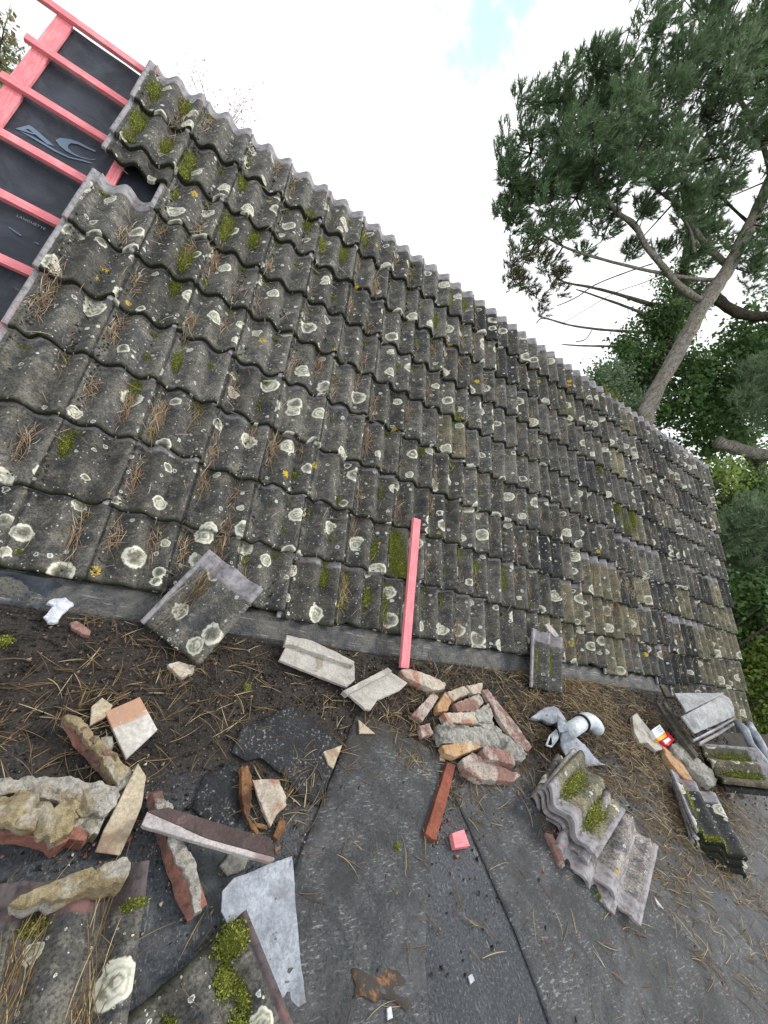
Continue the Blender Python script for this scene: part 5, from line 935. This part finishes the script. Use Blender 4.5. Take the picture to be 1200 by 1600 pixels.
cs = sub(fill([(9.204,7.493,2.891),(9.518,7.456,3.184),(9.870,7.172,3.049),(10.315,6.796,2.845),(10.662,6.448,2.584),(9.992,6.730,2.346),(9.437,7.139,2.485)], 22, .6, 4), yb)
leaf_cards('crown', np.concatenate([np.array(c_)+rng.normal(0, .16, (150, 3)) for c_ in cs]), .08, 'conifer', yb); limb([yb.location, Vector(yb.location)+Vector((.1, 0, 2.5)), Vector((10.015,6.804,2.514))], .08, .03, 'bark_dark', yb, 'trunk', 6)

# broadleaf mass right of the trunk with a heavy limb
bl = Vector((13.385,5.899,3.461)); big = thing('broadleaf_tree', 'dense glossy dark green broadleaf tree right of the pine trunk', 'tree', (bl.x, bl.y, -2.75))
limb([bl+Vector((0, 0, -bl.z-2.75)), Vector((13.993,5.037,2.518)), Vector((13.385,5.899,3.461)), Vector((13.140,6.654,4.617)), Vector((13.186,7.321,5.943))], .25, .08, 'bark_dark', big, 'trunk', 8)
limb([(11.070,7.468,5.734),(11.353,7.289,5.719),(11.748,7.068,5.755),(12.170,6.911,5.942),(12.821,6.756,6.399)], .13, .10, 'bark_dark', big, 'branch', 10)
limb([(11.443,4.984,2.893),(11.756,4.832,2.963),(12.145,4.656,3.078),(12.551,4.490,3.231),(13.354,4.177,3.560)], .14, .13, 'bark', big, 'broken_limb', 10)
bc = fill([(11.569,6.697,2.883),(11.616,6.981,3.479),(11.856,7.249,4.270),(12.194,7.319,4.793),(12.557,7.338,5.249),(12.478,7.702,5.853),(12.749,7.579,5.931),(13.017,7.158,5.438),(13.112,7.470,6.144),(13.959,7.260,6.722),(14.885,5.622,4.666),(13.916,6.082,4.422),(13.481,5.956,3.680),(13.337,5.743,3.108),(12.829,5.895,2.810),(12.417,6.103,2.731)], 95, 1.5, 21, .13)
pts = np.concatenate([np.array(c_)+rng.normal(0, .19, (200, 3)) for c_ in sub(bc, big)]); leaf_cards('crown', pts, .125, 'ivy', big)
# conifer with drooping needles on the right edge
bcn = Vector((12.762,2.803,1.722)); con = thing('conifer', 'soft green conifer boughs past the right verge', 'tree', (bcn.x, bcn.y, -2.75))
limb([Vector((bcn.x, bcn.y, -2.75)), bcn, Vector((12.241,4.491,4.340)), Vector((12.331,6.264,6.850))], .2, .08, 'bark_dark', con, 'trunk', 8)
cc = fill([(10.464,3.549,1.955),(10.593,3.575,2.155),(11.111,3.290,2.211),(11.924,3.178,2.936),(12.445,2.112,1.505),(11.465,2.372,0.868),(11.077,2.586,0.827),(10.724,3.016,1.240)], 36, 1.0, 31, .16)+fill([(10.814,5.125,3.902),(11.130,5.310,4.619),(11.803,5.178,5.146),(12.162,4.445,4.161),(11.271,4.606,3.439)], 18, .6, 32, .15)
ccs = sub(cc, con); pine_tufts('crown', ccs, [random.uniform(.22, .36) for _ in ccs], [30]*len(ccs), 28, .15, .015, 'conifer', con)
for q in ([(10.558,3.118,1.487),(10.719,3.018,1.483),(10.946,2.899,1.518),(11.147,2.814,1.587)], [(10.844,2.859,1.323),(11.004,2.817,1.430),(11.209,2.744,1.525)], [(11.120,2.466,1.137),(11.239,2.506,1.352),(11.556,2.424,1.562)], [(10.616,3.074,1.472),(10.576,3.177,1.620),(10.704,3.087,1.597)]): limb(q, .012, .006, 'bark', con, 'twig', 5)
for i in range(8):
    c_ = cc[i*4]; limb([bcn.lerp(Vector((12.241,4.491,4.340)), random.random()), (bcn+c_)/2+Vector((0, 0, .1)), c_], .05, .015, 'bark_dark', con, 'branch', 6)
# lower hedge, bright shrubs
def shrub(name, label, poly, n, depth, k, size, mat, cat='shrub', spread=.2, seed=0):
    P_ = [Vector(p) for p in poly]; c_ = sum(P_, Vector())/len(P_); t = thing(name, label, cat, (c_.x, c_.y, -2.75))
    cs_ = sub(fill(poly, n, depth, seed), t); leaf_cards('foliage', np.concatenate([np.array(q)+rng.normal(0, spread, (k, 3)) for q in cs_]), size, mat, t)
    for q in cs_[::max(1, n//10)]: new_ob('stem', tube_mesh('stem', [Vector((q.x*.3, q.y*.3, 0)), Vector((q.x*.7, q.y*.7, q.z*.5)), q], [.05, .035, .012], M['bark_dark'], 6), t)
    return t
shrub('hedge', 'dark green hedge behind the right verge', [(11.529,4.587,2.235),(12.184,4.355,2.548),(13.430,4.020,3.350),(14.832,1.596,0.345),(13.227,2.000,-0.738),(12.438,3.127,0.500)], 90, 1.4, 210, .10, 'darkleaf', 'hedge', .22, 41)
shrub('light_shrub', 'bright leafy sprays just past the top right verge corner', [(9.991,3.678,2.145),(10.095,3.711,2.328),(10.341,3.587,2.375),(10.493,3.465,2.319),(10.421,3.423,2.155),(10.164,3.512,2.029)], 7, .4, 90, .085, 'shrub', seed=42, spread=.14)
shrub('laurel', 'mid green laurel leaves right of the verge', [(10.904,2.340,0.647),(11.319,2.248,0.951),(12.059,2.059,1.445),(12.567,1.209,0.412),(11.564,1.445,-0.298),(11.194,1.936,0.212)], 40, .9, 190, .10, 'ivy', seed=43)
shrub('yellow_shrub', 'yellow green garden shrub at the lower right verge', [(11.244,1.452,-0.165),(11.505,1.436,0.106),(12.350,1.184,0.602),(13.376,-0.360,-1.159),(12.373,-0.154,-1.925),(11.768,0.677,-1.039)], 70, 1.1, 190, .085, 'shrub', seed=44)
shrub('hedge', 'far dark hedge at the end of the garden', [(17.351,10.283,4.186),(21.579,8.279,5.249),(25.245,5.947,5.037),(28.858,-0.703,-3.475),(23.646,1.471,-5.351),(19.119,7.774,1.444)], 110, 2.2, 190, .17, 'darkleaf', 'hedge', .4, 45)
# thin autumn twigs above the ridge, and the bush by the left verge
at = thing('autumn_tree', 'thin reddish twigs of a tree behind the ridge', 'tree', (Vector((-0.081,8.623,2.871)).x, Vector((-0.081,8.623,2.871)).y, -2.75))
sk = fill([(-1.130,9.396,3.134),(-0.868,9.264,3.184),(-0.436,8.945,3.076),(-0.007,8.666,3.038),(0.336,8.417,2.960),(0.715,8.158,2.903),(0.648,8.102,2.719),(0.213,8.345,2.681),(-0.358,8.705,2.708),(-0.713,8.947,2.758)], 34, .5, 51); sk_l = sub(sk, at)
leaf_cards('leaves', np.concatenate([np.array(q)+rng.normal(0, .09, (8, 3)) for q in sk_l]), .034, 'redleaf', at)
limb([Vector(at.location), Vector((0.601,7.553,1.616)), Vector((-0.080,8.378,2.406))], .07, .02, 'bark_dark', at, 'trunk', 6)
for q in sk[::3]: limb([Vector((-0.080,8.378,2.406)), (Vector((-0.080,8.378,2.406))+q)/2+Vector((0, 0, -.04)), q], .010, .003, 'bark_dark', at, 'twig', 4)
lb_ = thing('verge_bush', 'olive green bush behind the left batten ends', 'bush', (Vector((-2.367,6.576,1.702)).x, Vector((-2.367,6.576,1.702)).y, -2.75))
ck = fill([(-2.938,6.970,1.792),(-2.526,6.791,1.928),(-2.315,6.691,1.981),(-2.071,6.525,1.946),(-2.071,6.414,1.734),(-2.218,6.383,1.506),(-2.661,6.404,1.033)], 16, .5, 61); ckl = sub(ck, lb_)
leaf_cards('foliage', np.concatenate([np.array(q)+rng.normal(0, .09, (70, 3)) for q in ckl]), .055, 'drygrass', lb_)
pine_tufts('shoots', ckl, [.10]*len(ckl), [5]*len(ckl), 14, .16, .007, 'conifer', lb_)
for q in ck[::2]: limb([Vector((lb_.location.x, lb_.location.y, -2.75)), Vector((lb_.location.x, lb_.location.y, 0.8)), q], .03, .005, 'bark_dark', lb_, 'stem', 5)
